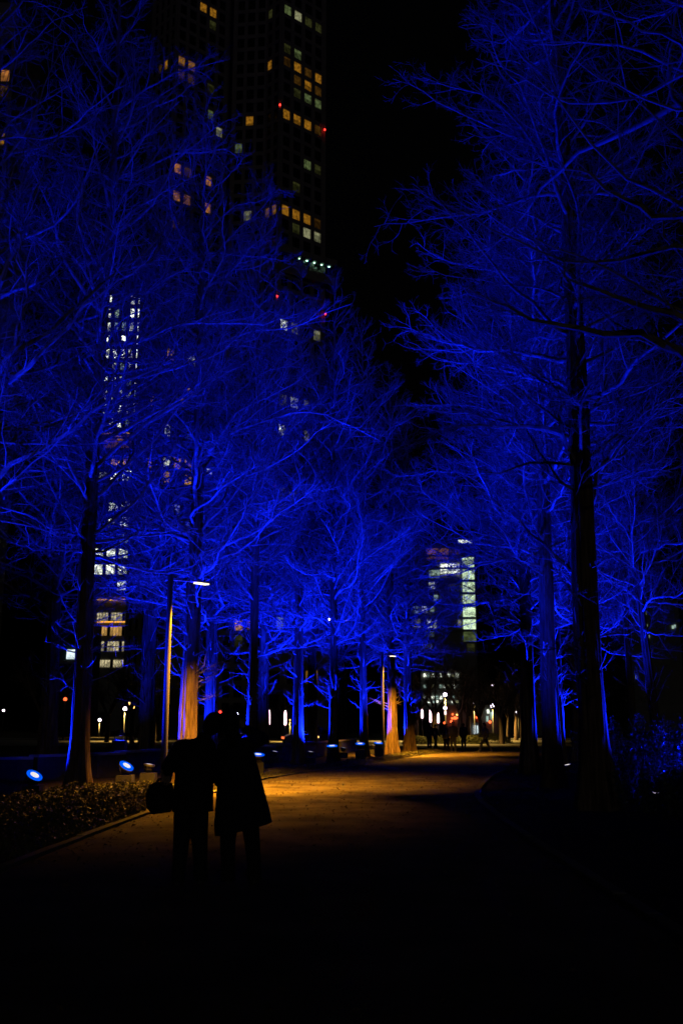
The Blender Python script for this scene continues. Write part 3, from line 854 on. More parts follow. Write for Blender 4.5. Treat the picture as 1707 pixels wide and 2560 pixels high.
sh = [(6.35, 22.9, 1.85, 'leafy shrub nearest the thick trunk, its tips lit blue'), (7.15, 22.5, 1.95, 'leafy blue-lit shrub second from the thick trunk'),
      (8.0, 22.8, 1.9, 'leafy blue-lit shrub third from the thick trunk'), (8.9, 22.4, 2.0, 'leafy blue-lit shrub at the right edge of the photo'),
      (6.3, 25.2, 1.8, 'leafy shrub glinting between the two thick right trunks'), (7.4, 24.4, 1.7, 'leafy shrub low behind the front hedge row'),
      (8.6, 24.6, 1.9, 'leafy shrub behind the front row near the right edge'), (9.7, 23.8, 1.9, 'leafy shrub at the far end of the hedge, cut by the photo edge')]
sh += [(5.95, 19.3, 0.85, 'low dark shrub in front of the hedge beside the root flare'), (6.6, 19.1, 0.95, 'low dark shrub in front of the hedge, second from the root flare'), (7.6, 19.3, 1.0, 'low dark shrub in front of the hedge by the right edge')]
for k, (x, y, h, lab) in enumerate(sh):
    shrub((x, y), h, 2600 if h > 1.2 else 5000, 100 + k, lab)

# ------------------------------------------------------------------ buildings
UNIT = {}


def pane_mesh(mat):
    if mat not in UNIT:
        mb = MB().box((0, 0, 0), (1, 1, 1))
        me = bpy.data.meshes.new('window'); me.from_pydata(mb.v, [], mb.f); me.update(); me.materials.append(M[mat])
        UNIT[mat] = me
    return UNIT[mat]


class Facade:
    """a vertical face from plan point a to b with bays and floors; frame proud of recessed panes"""
    def __init__(self, a, b, nb, z0, fh, nf, pier=0.5, span=0.8, depth=0.35, zlo=None):
        self.a = Vector((a[0], a[1], 0)); self.b = Vector((b[0], b[1], 0))
        self.d = (self.b - self.a).normalized(); self.n = Vector((self.d.y, -self.d.x, 0))
        if self.n.dot(-self.a) < 0: self.n = -self.n
        self.L = (self.b - self.a).length; self.nb, self.z0, self.fh, self.nf = nb, z0, fh, nf
        self.bw = self.L / nb; self.pier, self.span, self.depth = pier, span, depth
        self.lit = {}
        self.rz = math.atan2(self.d.y, self.d.x)

    def hit(self, px, py):
        r = ray(px, py); o = Vector((0, 0, EYE))
        den = r.dot(self.n)
        if abs(den) < 1e-9: return None
        t = (self.a - o).dot(self.n) / den
        if t <= 0: return None
        p = o + r * t
        s = (p - self.a).dot(self.d)
        c, f = s / self.bw, (p.z - self.z0) / self.fh
        if -0.3 <= c <= self.nb + 0.3 and 0 <= f < self.nf:
            return (min(self.nb - 1, max(0, int(c))), int(f))
        return None

    def build(self, parent, mat_frame, dark='glass', dark_from=0, dark_to=0):
        mb = MB(); off = parent.location
        for c in range(self.nb + 1):
            w = self.pier * (1.0 if 0 < c < self.nb else 1.3)
            p = self.a + self.d * (self.bw * c) + self.n * (self.depth / 2) - off
            mb.box((p.x, p.y, self.z0 + self.fh * self.nf / 2), (w, self.depth, self.fh * self.nf), self.rz)
        mid = self.a + self.d * (self.L / 2) + self.n * (self.depth / 2 - 0.03) - off
        for f in range(self.nf + 1):
            mb.box((mid.x, mid.y, self.z0 + self.fh * f), (self.L - 0.05, self.depth - 0.06, self.span), self.rz)
        mb.build('facade_frame', mat_frame, parent)
        rest = MB()
        for f in range(self.nf):
            for c in range(self.nb):
                p = self.a + self.d * (self.bw * (c + 0.5)) + self.n * 0.05 - off
                z = self.z0 + self.fh * (f + 0.5)
                sx, sz = self.bw - self.pier, self.fh - self.span
                mt = self.lit.get((c, f))
                if mt or dark_from <= f < dark_to:
                    link('window', pane_mesh(mt or dark), None, parent, (p.x, p.y, z), (0, 0, self.rz), (sx - 0.01, 0.06, sz - 0.01))
                else:
                    rest.box((p.x, p.y, z), (sx - 0.01, 0.06, sz - 0.01), self.rz)
        if rest.v:
            o = rest.build('dark_window', M[dark], parent); o['kind'] = 'stuff'


def light_up(faces, spots):
    for px, py, mt in spots:
        for fc in faces:
            h = fc.hit(px, py)
            if h is not None:
                fc.lit[h] = mt; break


# --- the tall tower
CR = (-13.75, 200.0); CL = (-37.6, 200.0)
ur = (0.757, 0.653); ul = (-0.743, 0.669)
R2 = (CR[0] + ur[0] * 12.4, CR[1] + ur[1] * 12.4)
L1 = (CR[0] + ul[0] * 4.6, CR[1] + ul[1] * 4.6)
L2 = (L1[0] - 7.4, L1[1] + 0.9)
Q1 = (CL[0] + ur[0] * 13.4, CL[1] + ur[1] * 13.4)
Q2 = (CL[0] + ul[0] * 8.6, CL[1] + ul[1] * 8.6)
FH, NF, Z0 = 3.37, 64, 3.0
tower = empty('tall_tower', (-22, 215, 0))
tag(tower, 'very tall dark tower with amber windows and red corner lights, top cut off', 'tower')
sh_ = 0.0
plan = [CR, R2, (R2[0] - 6, R2[1] + 16), (Q2[0] + 4, Q2[1] + 22), Q2, CL, Q1, (Q1[0] + 0.6, Q1[1] + 3), (L2[0] - 0.4, L2[1] + 5.5), L2, L1]
plan = [(x - tower.location.x, y - tower.location.y) for x, y in plan]
MB().prism(plan, 0, Z0 + FH * NF + 4).build('core_wall', M['facade'], tower)
ZB = 97.5   # the overhanging deck
fR = Facade(CR, R2, 4, Z0, FH, NF, 1.0, 1.0)
fA = Facade(CR, L1, 2, Z0, FH, NF, 0.8, 1.0)
fB = Facade(L1, L2, 3, Z0, FH, NF, 0.8, 1.0)
fQ = Facade(CL, Q1, 5, Z0, FH, NF, 0.85, 1.0)
fS = Facade(CL, Q2, 4, Z0, FH, NF, 0.85, 1.0)
spots = [(712, 30, 'green'), (740, 45, 'pale'), (768, 60, 'olive'), (795, 70, 'olive'), (712, 130, 'olive'), (740, 142, 'green'), (712, 162, 'amber_dim'),
         (740, 172, 'amber'), (767, 190, 'amber_dim'), (793, 198, 'amber'), (740, 217, 'amber_dim'), (768, 228, 'amber'), (793, 240, 'amber_dim'), (740, 245, 'olive'),
         (768, 256, 'green'), (794, 267, 'green'), (713, 298, 'amber'), (741, 312, 'amber'), (769, 325, 'amber'), (792, 338, 'amber_dim'), (768, 428, 'green'),
         (790, 437, 'olive'), (740, 453, 'olive'), (713, 511, 'amber'), (741, 527, 'amber'), (769, 534, 'amber'), (792, 544, 'amber_dim'), (740, 566, 'olive'),
         (768, 577, 'pale'), (795, 586, 'pale'), (684, 160, 'amber'), (667, 521, 'amber'), (683, 512, 'amber'), (668, 43, 'amber_dim'), (684, 32, 'olive'),
         (630, 307, 'amber'), (592, 362, 'green'), (624, 548, 'pale'), (453, 160, 'amber'), (481, 174, 'amber'), (453, 195, 'amber_dim'), (478, 206, 'amber_dim'),
         (512, 22, 'amber'), (537, 32, 'amber'), (534, 66, 'olive'), (532, 230, 'olive'), (533, 297, 'green'), (557, 342, 'pale'), (425, 158, 'amber'), (409, 175, 'amber_dim'),
         (445, 505, 'orange'), (473, 512, 'orange'), (505, 526, 'orange'), (527, 532, 'orange'), (450, 436, 'orange'), (472, 440, 'amber_dim'), (507, 455, 'orange'), (440, 545, 'amber_dim'),
         (712, 808, 'white'), (738, 818, 'pale'), (780, 828, 'pale'), (714, 1005, 'pale'), (740, 1012, 'white'), (770, 1020, 'pale'), (712, 1087, 'white'), (770, 1095, 'pale'),
         (790, 1420, 'amber'), (797, 1303, 'pale'), (775, 1333, 'pale'), (798, 1335, 'olive'), (437, 908, 'amber'), (465, 915, 'pale'), (435, 990, 'orange'), (463, 985, 'orange'), (432, 1060, 'pale'), (468, 1072, 'green'),
         (430, 1142, 'amber'), (462, 1148, 'amber'), (428, 1180, 'amber'), (460, 1186, 'amber'), (385, 1143, 'amber'), (400, 1135, 'pale'), (395, 915, 'pale'), (388, 995, 'orange'),
         (515, 1158, 'white'), (548, 1163, 'white'), (430, 1290, 'pale'), (455, 1305, 'pale'), (598, 1560, 'amber'), (614, 1552, 'amber'), (600, 1608, 'olive'), (685, 1555, 'cool'), (708, 1557, 'cool'),
         (780, 1640, 'mint'), (792, 1655, 'mint'), (715, 1660, 'amber_dim'), (782, 1700, 'amber'), (708, 1245, 'pale'), (738, 1255, 'pale'), (705, 1290, 'pale')]
light_up([fR, fA, fB, fQ, fS], [(a, b_, {'amber': 'amber_hot', 'orange': 'amber_hot', 'pale': 'white', 'white': 'white_hot'}.get(c, c) if b_ > 600 and a < 600 else c) for a, b_, c in spots])
dk = (26, 64)
fR.build(tower, M['facade'], dark_from=26, dark_to=54)
fA.build(tower, M['facade'], dark_from=26, dark_to=50)
fB.build(tower, M['facade'], dark_from=30, dark_to=46)
fQ.build(tower, M['facade'], dark_from=36, dark_to=46)
fS.build(tower, M['facade'])
# overhanging deck round the right wing
deck = MB()
o3 = [(CR[0] + ul[0] * 1.5 - 0.2, CR[1] + ul[1] * 1.5 - 2.2), (R2[0] + 3.4, R2[1] - 0.6), (R2[0] + 1.6, R2[1] + 8), (L1[0] + 2, L1[1] + 8), (L1[0] - 1.4, L1[1] - 1.4)]
o3 = [(x - tower.location.x, y - tower.location.y) for x, y in o3]
MB().prism(o3, ZB, ZB + 2.2).build('deck_slab', M['facade'], tower)
MB().prism(o3, ZB + 4.9, ZB + 6.3).build('deck_canopy', M['facade'], tower)
da, db = Vector((*o3[0], 0)), Vector((*o3[1], 0))
for k in range(8):
    p = da + (db - da) * (0.10 + 0.115 * k) + Vector((-0.5, 0.9, 0))
    MB().lathe([(0.02, 0.0), (0.17, 0.02), (0.17, 0.12), (0.02, 0.14)], 10, None, (p.x, p.y, ZB + 4.72)).build('downlight', M['green_dot'], tower)
for (pa, pz) in ((CR, at(694, 267, 200).z), (CR, at(693, 744, 200).z), (CR, at(697, 1216, 200).z), ((R2[0] + 0.5, R2[1] - 0.2), at(818, 323, 207).z), ((R2[0] + 0.8, R2[1] - 0.2), at(823, 784, 207).z)):
    mb = MB().lathe([(0.05, -0.2), (0.16, -0.17), (0.17, 0.14), (0.06, 0.22)], 10, None, (pa[0] - tower.location.x, pa[1] - tower.location.y - 0.75, pz))
    mb.build('warning_light', M['red_dot'], tower, True)


# --- generic block helper
def block(name, label, x0, x1, Y, top, depth, mat, cat='building'):
    t = empty(name, ((x0 + x1) / 2, Y, 0))
    tag(t, label, cat)
    hw = (x1 - x0) / 2
    MB().prism([(-hw, 0), (hw, 0), (hw, depth), (-hw, depth)], 0, top).build('wall', mat, t)
    return t, hw


# --- the slimmer tower on the left
Y2 = 250.0
x0, x1 = at(243, 1200, Y2).x, at(362, 1200, Y2).x
ztop = at(300, 728, Y2).z
tw, hw = block('office_tower', 'slim office tower with rows of small white windows seen through blue branches', x0, x1, Y2, ztop, 14, M['concrete'], 'tower')
zo = at(290, 1127, Y2).z; zo2 = at(290, 1082, Y2).z
f1 = Facade((x0, Y2), (x1, Y2), 6, zo2 + 0.8, (ztop - zo2 - 1.5) / 10, 10, 1.05, 1.35, 0.3)
random.seed(4)
for f in range(10):
    for c in range(6):
        if c < 5 and random.random() < 0.86: f1.lit[(c, f)] = random.choice(['white_hot', 'white_hot', 'white', 'white_hot', 'cool'])
f1.build(tw, M['concrete'], dark_from=0, dark_to=10)
zl = at(290, 1490, Y2).z
f2 = Facade((x0, Y2), (x1, Y2), 4, zl + 0.6, (zo - zl - 1.2) / 9, 9, 0.9, 1.6, 0.3)
for c, f, mt in [(1, 8, 'amber_hot'), (2, 8, 'amber_hot'), (0, 7, 'white'), (1, 7, 'white_hot'), (2, 7, 'white_hot'), (1, 5, 'white_hot'), (2, 5, 'white_hot'), (1, 4, 'white_hot'), (2, 4, 'white_hot'), (2, 3, 'cool'), (0, 2, 'white'), (1, 2, 'white'), (2, 2, 'white'), (0, 1, 'white'), (1, 1, 'white'), (2, 1, 'white'), (2, 0, 'white')]:
    f2.lit[(c, f)] = mt
f2.build(tw, M['concrete'], dark_from=0, dark_to=9)
# the lounge floor with orange ceiling line
link('lounge_window', pane_mesh('orange'), None, tw, (-1.2, -0.1, (zo + zo2) / 2), (0, 0, 0), (7.2, 0.15, zo2 - zo - 1.6))
MB().box((-1.4, -0.25, zo2 - 0.2), (7.8, 0.2, 0.22)).build('light_strip', M['amber_line'], tw)
# podium storeys with wide lit bands
zp = at(290, 1672, Y2).z
bands = [(1497, 1503, 'amber_line'), (1532, 1552, 'podium'), (1553, 1557, 'amber_line'), (1567, 1589, 'podium_amber'), (1604, 1628, 'podium'), (1650, 1668, 'podium')]
pw = at(330, 1600, Y2).x - at(243, 1600, Y2).x
for y0, y1, mt in bands:
    za, zb_ = at(290, y1, Y2).z, at(290, y0, Y2).z
    xa = at(244 if y0 < 1560 else 240, y0, Y2).x - tw.location.x; xb = at(328, y0, Y2).x - tw.location.x
    if mt == 'amber_line':
        MB().box(((xa + xb) / 2, -0.3, (za + zb_) / 2), (xb - xa, 0.2, min(0.25, zb_ - za))).build('light_strip', M[mt], tw)
    else:
        nn = 12
        for k in range(nn):
            w = (xb - xa) / nn
            link('window', pane_mesh(mt if (k * 7 + int(y0)) % 5 else 'glass'), None, tw, (xa + w * (k + 0.5), -0.12, (za + zb_) / 2), None, (w - 0.14, 0.12, zb_ - za))

# --- the building with the pale green stair strip, centre right
Y3 = 180.0
x0, x1 = at(1018, 1500, Y3).x, at(1188, 1500, Y3).x
zt = at(1100, 1362, Y3).z
gb, hw = block('glass_block', 'mid-rise glass block with a tall pale green lit strip behind the branches', x0, x1, Y3, zt, 16, M['concrete'])


def place(parent, name, px0, px1, py0, py1, Y, mt, dy=-0.2, th=0.12):
    A, B_ = at(px0, py0, Y), at(px1, py1, Y)
    return link(name, pane_mesh(mt), None, parent, ((A.x + B_.x) / 2 - parent.location.x, Y + dy - parent.location.y, (A.z + B_.z) / 2), None, (abs(B_.x - A.x), th, abs(A.z - B_.z)))


for k in range(7):
    y0 = 1392 + k * 31
    place(gb, 'stair_window', 1154 + k * 0.6, 1184 + k * 0.9, y0 + 2, y0 + 28, Y3, 'mint' if k < 6 else 'green')
for (a, b_, c, d, mt) in [(1100, 1148, 1410, 1436, 'white'), (1072, 1098, 1426, 1446, 'cool'), (1072, 1086, 1456, 1472, 'white'), (1034, 1052, 1512, 1534, 'cool'), (1054, 1068, 1512, 1532, 'white'),
                          (1074, 1084, 1514, 1530, 'cool'), (1018, 1026, 1518, 1530, 'cool'), (1028, 1050, 1546, 1568, 'pale'), (1068, 1090, 1550, 1570, 'white'), (1144, 1152, 1550, 1566, 'pale'), (1062, 1084, 1576, 1592, 'green'),
                          (1166, 1186, 1606, 1632, 'olive'), (1052, 1080, 1606, 1622, 'olive'), (1084, 1094, 1488, 1502, 'cool'), (1120, 1140, 1460, 1478, 'olive'), (1066, 1120, 1372, 1398, 'orange'), (1124, 1148, 1374, 1396, 'amber_dim')]:
    place(gb, 'window', a, b_, c, d, Y3, mt)
fr = MB()
for k in range(9):
    A = at(1018, 1390 + k * 31, Y3)
    fr.box((0, -0.2, A.z), (hw * 2, 0.36, 0.35))
fr.build('floor_band', M['concrete'], gb)
MB().box((hw - 1.6, 0.4, zt + 0.7), (2.6, 0.5, 0.5)).build('roof_sign', M['white'], gb)

# --- small far office with rows of white windows above the street
Y4 = 150.0
x0, x1 = at(1052, 1720, Y4).x, at(1152, 1720, Y4).x
ob, hw = block('low_office', 'low far office block with rows of small white windows above the walkers', x0, x1, Y4, at(1100, 1676, Y4).z, 12, M['concrete'])
for r_, (ya, yb) in enumerate([(1684, 1693), (1712, 1720), (1740, 1748), (1751, 1757)]):
    for k in range(9):
        if (k * 5 + r_ * 3) % 7 in (0, 2, 3, 5, 6):
            place(ob, 'window', 1058 + k * 10, 1065 + k * 10, ya, yb, Y4, ['white', 'cool', 'white', 'pale'][(k + r_) % 4])

# --- street shop with signs
Y5 = 128.0
x0, x1 = at(1112, 1800, Y5).x, at(1250, 1800, Y5).x
shop, hw = block('street_shop', 'small street-level shop with red front and bright doorway behind the walkers', x0, x1, Y5, at(1180, 1762, Y5).z, 9, M['concrete'], 'shop')
place(shop, 'door', 1183, 1188, 1813, 1836, Y5, 'screen'); place(shop, 'door', 1191, 1194, 1814, 1834, Y5, 'screen')
place(shop, 'window', 1214, 1220, 1790, 1804, Y5, 'cool'); place(shop, 'window', 1224, 1230, 1780, 1799, Y5, 'cool'); place(shop, 'window', 1216, 1222, 1774, 1784, Y5, 'white')
A, B_ = at(1186, 1776, Y5), at(1199, 1806, Y5)
MB().box(((A.x + B_.x) / 2 - shop.location.x, -0.15, (A.z + B_.z) / 2), (B_.x - A.x, 0.2, A.z - B_.z)).build('red_panel', M['red_wall'], shop)
for px, py, r, mt in [(1129, 1796, 0.14, 'red_glow'), (1136, 1795, 0.2, 'red_glow'), (1142, 1795, 0.12, 'red_glow'), (1130, 1786, 0.12, 'red_glow'), (1141, 1787, 0.1, 'warm_globe'), (1127, 1804, 0.16, 'red_glow'),
                      (1190, 1793, 0.13, 'red_glow'), (1197, 1791, 0.12, 'warm_globe'), (1223, 1805, 0.17, 'red_glow'), (1110, 1807, 0.15, 'red_glow')]:
    p = at(px, py, Y5) - Vector(shop.location)
    MB().lathe([(r * 0.3, -r), (r, -r * 0.5), (r, r * 0.5), (r * 0.3, r)], 10, None, (p.x, -0.35, p.z)).build('sign_lamp', M[mt], shop, True)

# --- teal glass block with one bright window, far left; amber tower at the left edge
Y6 = 150.0
x0, x1 = at(120, 1600, Y6).x, at(206, 1600, Y6).x
tb, hw = block('teal_block', 'dark teal glass block with one bright white window at the left', x0, x1, Y6, at(170, 1545, Y6).z, 12, M['teal_glass'])
place(tb, 'window', 169, 201, 1624, 1648, Y6, 'screen', -0.25)
MB().box((0, -0.1, at(170, 1655, Y6).z), (hw * 2 + 0.3, 0.3, 0.5)).build('floor_band', M['concrete'], tb)
Y7 = 170.0
x1 = at(22, 300, Y7).x; x0 = x1 - 14
eb, hw = block('edge_tower', 'dark tower cut by the left edge with two amber windows', x0, x1, Y7, 140, 16, M['facade'], 'tower')
ff = Facade((x0, Y7), (x1, Y7), 6, 3, 3.4, 38, 0.6, 0.9, 0.3)
light_up([ff], [(6, 343, 'amber'), (16, 236, 'amber_dim'), (11, 200, 'amber_dim'), (10, 205, 'orange')])
ff.build(eb, M['facade'])
# brown brick blocks glimpsed low between the trunks
for px0, px1, ptop, Y, lab in [(660, 850, 1600, 140, 'brown brick block glimpsed between the middle trunks'), (370, 455, 1600, 145, 'brown low block left of the orange-lit trunk'),
                               (1290, 1380, 1700, 150, 'dark low block far behind the right row of trunks')]:
    a_, b_ = at(px0, 1700, Y).x, at(px1, 1700, Y).x
    bb, hw = block('brick_block', lab, a_, b_, Y, at(0, ptop, Y).z, 10, M['facade'])
    fcd = Facade((a_, Y), (b_, Y), 4, 3.2, 3.2, max(1, int((at(0, ptop, Y).z - 4) / 3.2)), 1.0, 1.4, 0.25)
    if px0 == 660:
        light_up([fcd], [(795, 1645, 'mint'), (780, 1690, 'amber'), (713, 1660, 'amber_dim')])
    fcd.build(bb, M['facade'], dark_from=0, dark_to=4)
# distant teal-lit tower on the right
Y8 = 230.0
a_, b_ = at(1560, 1600, Y8).x, at(1700, 1600, Y8).x
rb, hw = block('far_block', 'faint far building with tiny teal lights at the right edge', a_, b_, Y8, at(0, 1500, Y8).z, 14, M['concrete'])
for k, (px, py) in enumerate([(1612, 1533), (1614, 1565), (1620, 1592), (1618, 1612), (1570, 1635), (1575, 1685), (1588, 1693), (1685, 1566), (1680, 1568)]):
    place(rb, 'window', px - 2.5, px + 2.5, py - 4, py + 4, Y8, 'cool' if k % 3 else 'green')


# ------------------------------------------------------------------ far street furniture
def globe_lamp(px, py, Y, label, mat='globe', power=0.0, r=0.2, pole=True):
    p = at(px, py, Y)
    t = empty('street_lamp', (p.x, Y, 0)); tag(t, label, 'street lamp', 'far street lamps')
    MB().tube([(0, 0, 0), (0, 0, 0.6), (0, 0, p.z - r * 0.7)], [0.08, 0.05, 0.04], 10).build('pole', M['dark_metal'], t, True)
    MB().lathe([(r * 0.45, -r * 1.0), (r * 0.62, -r * 0.8)], 12, None, (0, 0, p.z)).build('collar', M['dark_metal'], t)
    MB().lathe([(r * 0.5, -r * 0.85), (r * 0.9, -r * 0.45), (r, 0), (r * 0.9, r * 0.45), (r * 0.5, r * 0.85), (0.01, r)], 14, None, (0, 0, p.z)).build('globe', M[mat], t, True)
    if power:
        ld = bpy.data.lights.new('street_lamp_light', 'SPOT'); ld.energy = power * 1.7; ld.spot_size = math.radians(150); ld.spot_blend = 0.5; ld.color = (1.0, 0.62, 0.14); ld.shadow_soft_size = r
        lo = bpy.data.objects.new('street_lamp_light', ld); COL.objects.link(lo); lo.parent = t; lo.location = (0, -0.3, p.z - r * 1.6)
    return t


globe_lamp(1112, 1737, 84, 'globe street lamp, tallest, above the middle walkers', power=900, r=0.17)
globe_lamp(1184, 1755, 98, 'globe street lamp above the bright shop doorway', power=1100)
globe_lamp(1230, 1765, 104, 'globe street lamp right of the shop', power=1100)
globe_lamp(1293, 1780, 118, 'left of two tiny globe lamps by the right trunks', power=900)
globe_lamp(1299, 1776, 122, 'right of two tiny globe lamps by the right trunks', power=0)
globe_lamp(1112, 1770, 116, 'small globe lamp low behind the middle walkers')
globe_lamp(1230, 1712, 140, 'tiny pinkish lamp high above the shop', r=0.16)
globe_lamp(313, 1772, 100, 'white globe street lamp left of the nearer lamp post', power=900)
globe_lamp(322, 1758, 112, 'orange street lamp just above the white globe at left', mat='warm_globe', r=0.2)
globe_lamp(337, 1769, 125, 'dim orange street lamp right of the white globe at left', mat='warm_globe', r=0.15)
globe_lamp(164, 1748, 110, 'reddish street lamp beside the near-black trunk at left', mat='red_glow', r=0.2)
globe_lamp(250, 1800, 130, 'low white street lamp between the trunks at left', r=0.2, power=700)
globe_lamp(592, 1785, 105, 'bluish white street lamp above the woman', r=0.16)
globe_lamp(825, 1548, 170, 'tiny white lamp high between the middle crowns', r=0.3)
globe_lamp(865, 1550, 175, 'tiny warm lamp high beside the white one', mat='warm_globe', r=0.24)
globe_lamp(985, 1770, 100, 'small orange lamp between the far orange trunk and last blue trunk', mat='warm_globe', r=0.12, power=900)
globe_lamp(10, 1776, 140, 'tiny white lamp at the far left edge', r=0.16)
globe_lamp(1622, 1762, 60, 'tiny orange lamp above the hedge at right', mat='warm_globe', r=0.06)
globe_lamp(725, 1800, 98, 'lamp between the pink light columns, dim orange', mat='warm_globe', r=0.07, power=600)


def light_column(px, y0, y1, Y, label):
    a_, b_ = at(px, y1, Y), at(px, y0, Y)
    t = empty('light_column', (a_.x, Y, 0)); tag(t, label, 'light column', 'slim pink light columns')
    MB().tube([(0, 0, 0), (0, 0, a_.z)], [0.07, 0.05], 10).build('post', M['dark_metal'], t, True)
    L = b_.z - a_.z; r = 0.1
    MB().lathe([(r * 0.5, 0.0), (r, 0.06), (r, L * 0.6), (r * 0.75, L - 0.1), (r * 0.3, L)], 12, None, (0, 0, a_.z)).build('tube', M['pink_tube'], t, True)


light_column(672, 1774, 1812, 76, 'slim pink-white light column, left of the pair between middle trunks')
light_column(713, 1776, 1813, 76, 'slim pink-white light column, right of the pair between middle trunks')
light_column(1055, 1773, 1796, 92, 'slim pink light column, leftmost of three by the far walkers')
light_column(1076, 1770, 1806, 90, 'slim pink light column, tallest of three by the far walkers')
light_column(1095, 1781, 1808, 90, 'slim pink light column, rightmost of three by the far walkers')
light_column(1113, 1774, 1788, 106, 'short thin orange-pink light column behind the man in the group')

t = empty('traffic_signal', (at(546, 1780, 112).x, 112, 0)); tag(t, 'traffic signal showing two red lights above the couple', 'traffic light')
zz = at(548, 1780, 112).z
MB().tube([(-2.2, 0, 0), (-2.2, 0, zz + 0.3)], [0.1, 0.07], 10).build('pole', M['metal'], t, True)
MB().tube([(-2.2, 0, zz + 0.25), (0.5, 0, zz + 0.25)], [0.05, 0.04], 8).build('mast_arm', M['metal'], t, True)
MB().box((0, 0, zz), (1.0, 0.2, 0.4)).build('signal_box', M['dark_metal'], t)
for dx in (-0.2, 0.22):
    MB().lathe([(0.13, 0), (0.15, 0.04), (0.03, 0.08)], 12, Matrix.Rotation(math.pi / 2, 3, 'X'), (dx, -0.1, zz)).build('red_lens', M['red_dot'], t)

# parked car beyond the wall
cx = at(782, 1840, 70).x
car = empty('parked_car', (cx, 70, 0), 0.15); tag(car, 'dark parked car half hidden by the wall between middle trunks', 'car')
prof = [(-2.0, 0.3), (-2.05, 0.75), (-1.75, 0.92), (-1.2, 0.98), (-0.7, 1.4), (0.5, 1.45), (1.1, 1.02), (1.9, 0.9), (2.08, 0.65), (2.05, 0.3)]
V = [(x, y_, z) for y_ in (-0.82, 0.82) for x, z in prof]; n = len(prof)
F = [tuple(range(n - 1, -1, -1)), tuple(range(n, 2 * n))] + [(i, (i + 1) % n, n + (i + 1) % n, n + i) for i in range(n)]
mb = MB(); mb.add(V, F); mb.build('body', M['car_paint'], car)
for s in (-1, 1):
    mb = MB(); mb.add([(x, s * 0.826, z) for x, z in ((-1.05, 1.0), (-0.62, 1.34), (-0.05, 1.37), (-0.05, 1.0))], [(0, 1, 2, 3)]); mb.build('side_window', M['glass'], car)
    mb = MB(); mb.add([(x, s * 0.826, z) for x, z in ((0.02, 1.0), (0.02, 1.37), (0.46, 1.38), (0.95, 1.02))], [(0, 1, 2, 3)]); mb.build('side_window', M['glass'], car)
    for x in (-1.3, 1.3):
        w = MB().lathe([(0.32, -0.1), (0.33, 0.0), (0.32, 0.1)], 18, Matrix.Rotation(math.pi / 2, 3, 'X'), (x, s * 0.76, 0.33)).build('wheel', M['rubber'], car, True)
        MB().lathe([(0.19, -0.11), (0.2, 0.0), (0.19, 0.11)], 14, Matrix.Rotation(math.pi / 2, 3, 'X'), (x, s * 0.775, 0.33)).build('rim', M['metal'], w)
    MB().box((-2.05, s * 0.6, 0.72), (0.06, 0.3, 0.13)).build('tail_lamp', M['red_glow'], car)
MB().box((0.2, -0.84, 0.78), (0.22, 0.04, 0.12)).build('side_marker', M['warm_globe'], car)


# clipped bushes on the plaza
def bush(px, Y, w, h, seed, label):
    p = at(px, 1850, Y); r = np.random.default_rng(seed)
    t = empty('plaza_bush', (p.x, Y, 0)); tag(t, label, 'bush', 'clipped bushes on the far paving')
    n = 5000
    q = nrm(r.normal(0, 1, (n, 3))) * r.uniform(0.75, 1, (n, 1)); q[:, 2] = np.abs(q[:, 2])
    q = q * np.array([w / 2, 0.7, h])
    link('foliage', leaves(r, q, 0.06, M['leaf'], 'foliage'), None, t)
    MB().tube([(0, 0, 0), (0.03, 0, h * 0.6)], [0.05, 0.03], 7).build('stem', M['twig'], t)


bush(1168, 86, 3.6, 0.75, 1, 'clipped bush left of the bright shop doorway')
bush(1216, 90, 4.6, 0.9, 2, 'clipped leafy bush behind the striding man')
bush(1043, 84, 2.6, 0.7, 3, 'dark clipped bush behind the leftmost walkers')
bush(1105, 88, 3.0, 0.7, 4, 'clipped bush behind the woman with the pale bag')


# ------------------------------------------------------------------ people
def capsule(mb, a, ra, b_, rb, k=12):
    a, b_ = Vector(a), Vector(b_)
    d = b_ - a
    L = max(d.length, 1e-5); d = d / L
    pts, rs = [], []
    for q in (-1.0, -0.85, -0.5, 0.0): pts.append(a + d * (q * ra)); rs.append(ra * math.sqrt(max(0.0, 1 - q * q)) + 1e-4)
    for q in (0.0, 0.5, 0.85, 1.0): pts.append(b_ + d * (q * rb)); rs.append(rb * math.sqrt(max(0.0, 1 - q * q)) + 1e-4)
    mb.tube(pts, rs, k)


def loft(mb, rings, k=24):
    """rings: (left point, right point, depth radius)"""
    vs, fs = [], []
    for A, B_, ry in rings:
        A, B_ = Vector(A), Vector(B_); c = (A + B_) / 2; h = (B_ - A) / 2
        for j in range(k):
            an = 2 * math.pi * j / k
            vs.append(c + h * math.cos(an) + Vector((0, ry * math.sin(an), 0)))
    n = len(rings)
    for i in range(n - 1):
        for j in range(k): fs.append((i * k + j, i * k + (j + 1) % k, (i + 1) * k + (j + 1) % k, (i + 1) * k + j))
    fs.append(tuple(range(k - 1, -1, -1))); fs.append(tuple((n - 1) * k + j for j in range(k)))
    mb.add(vs, fs)


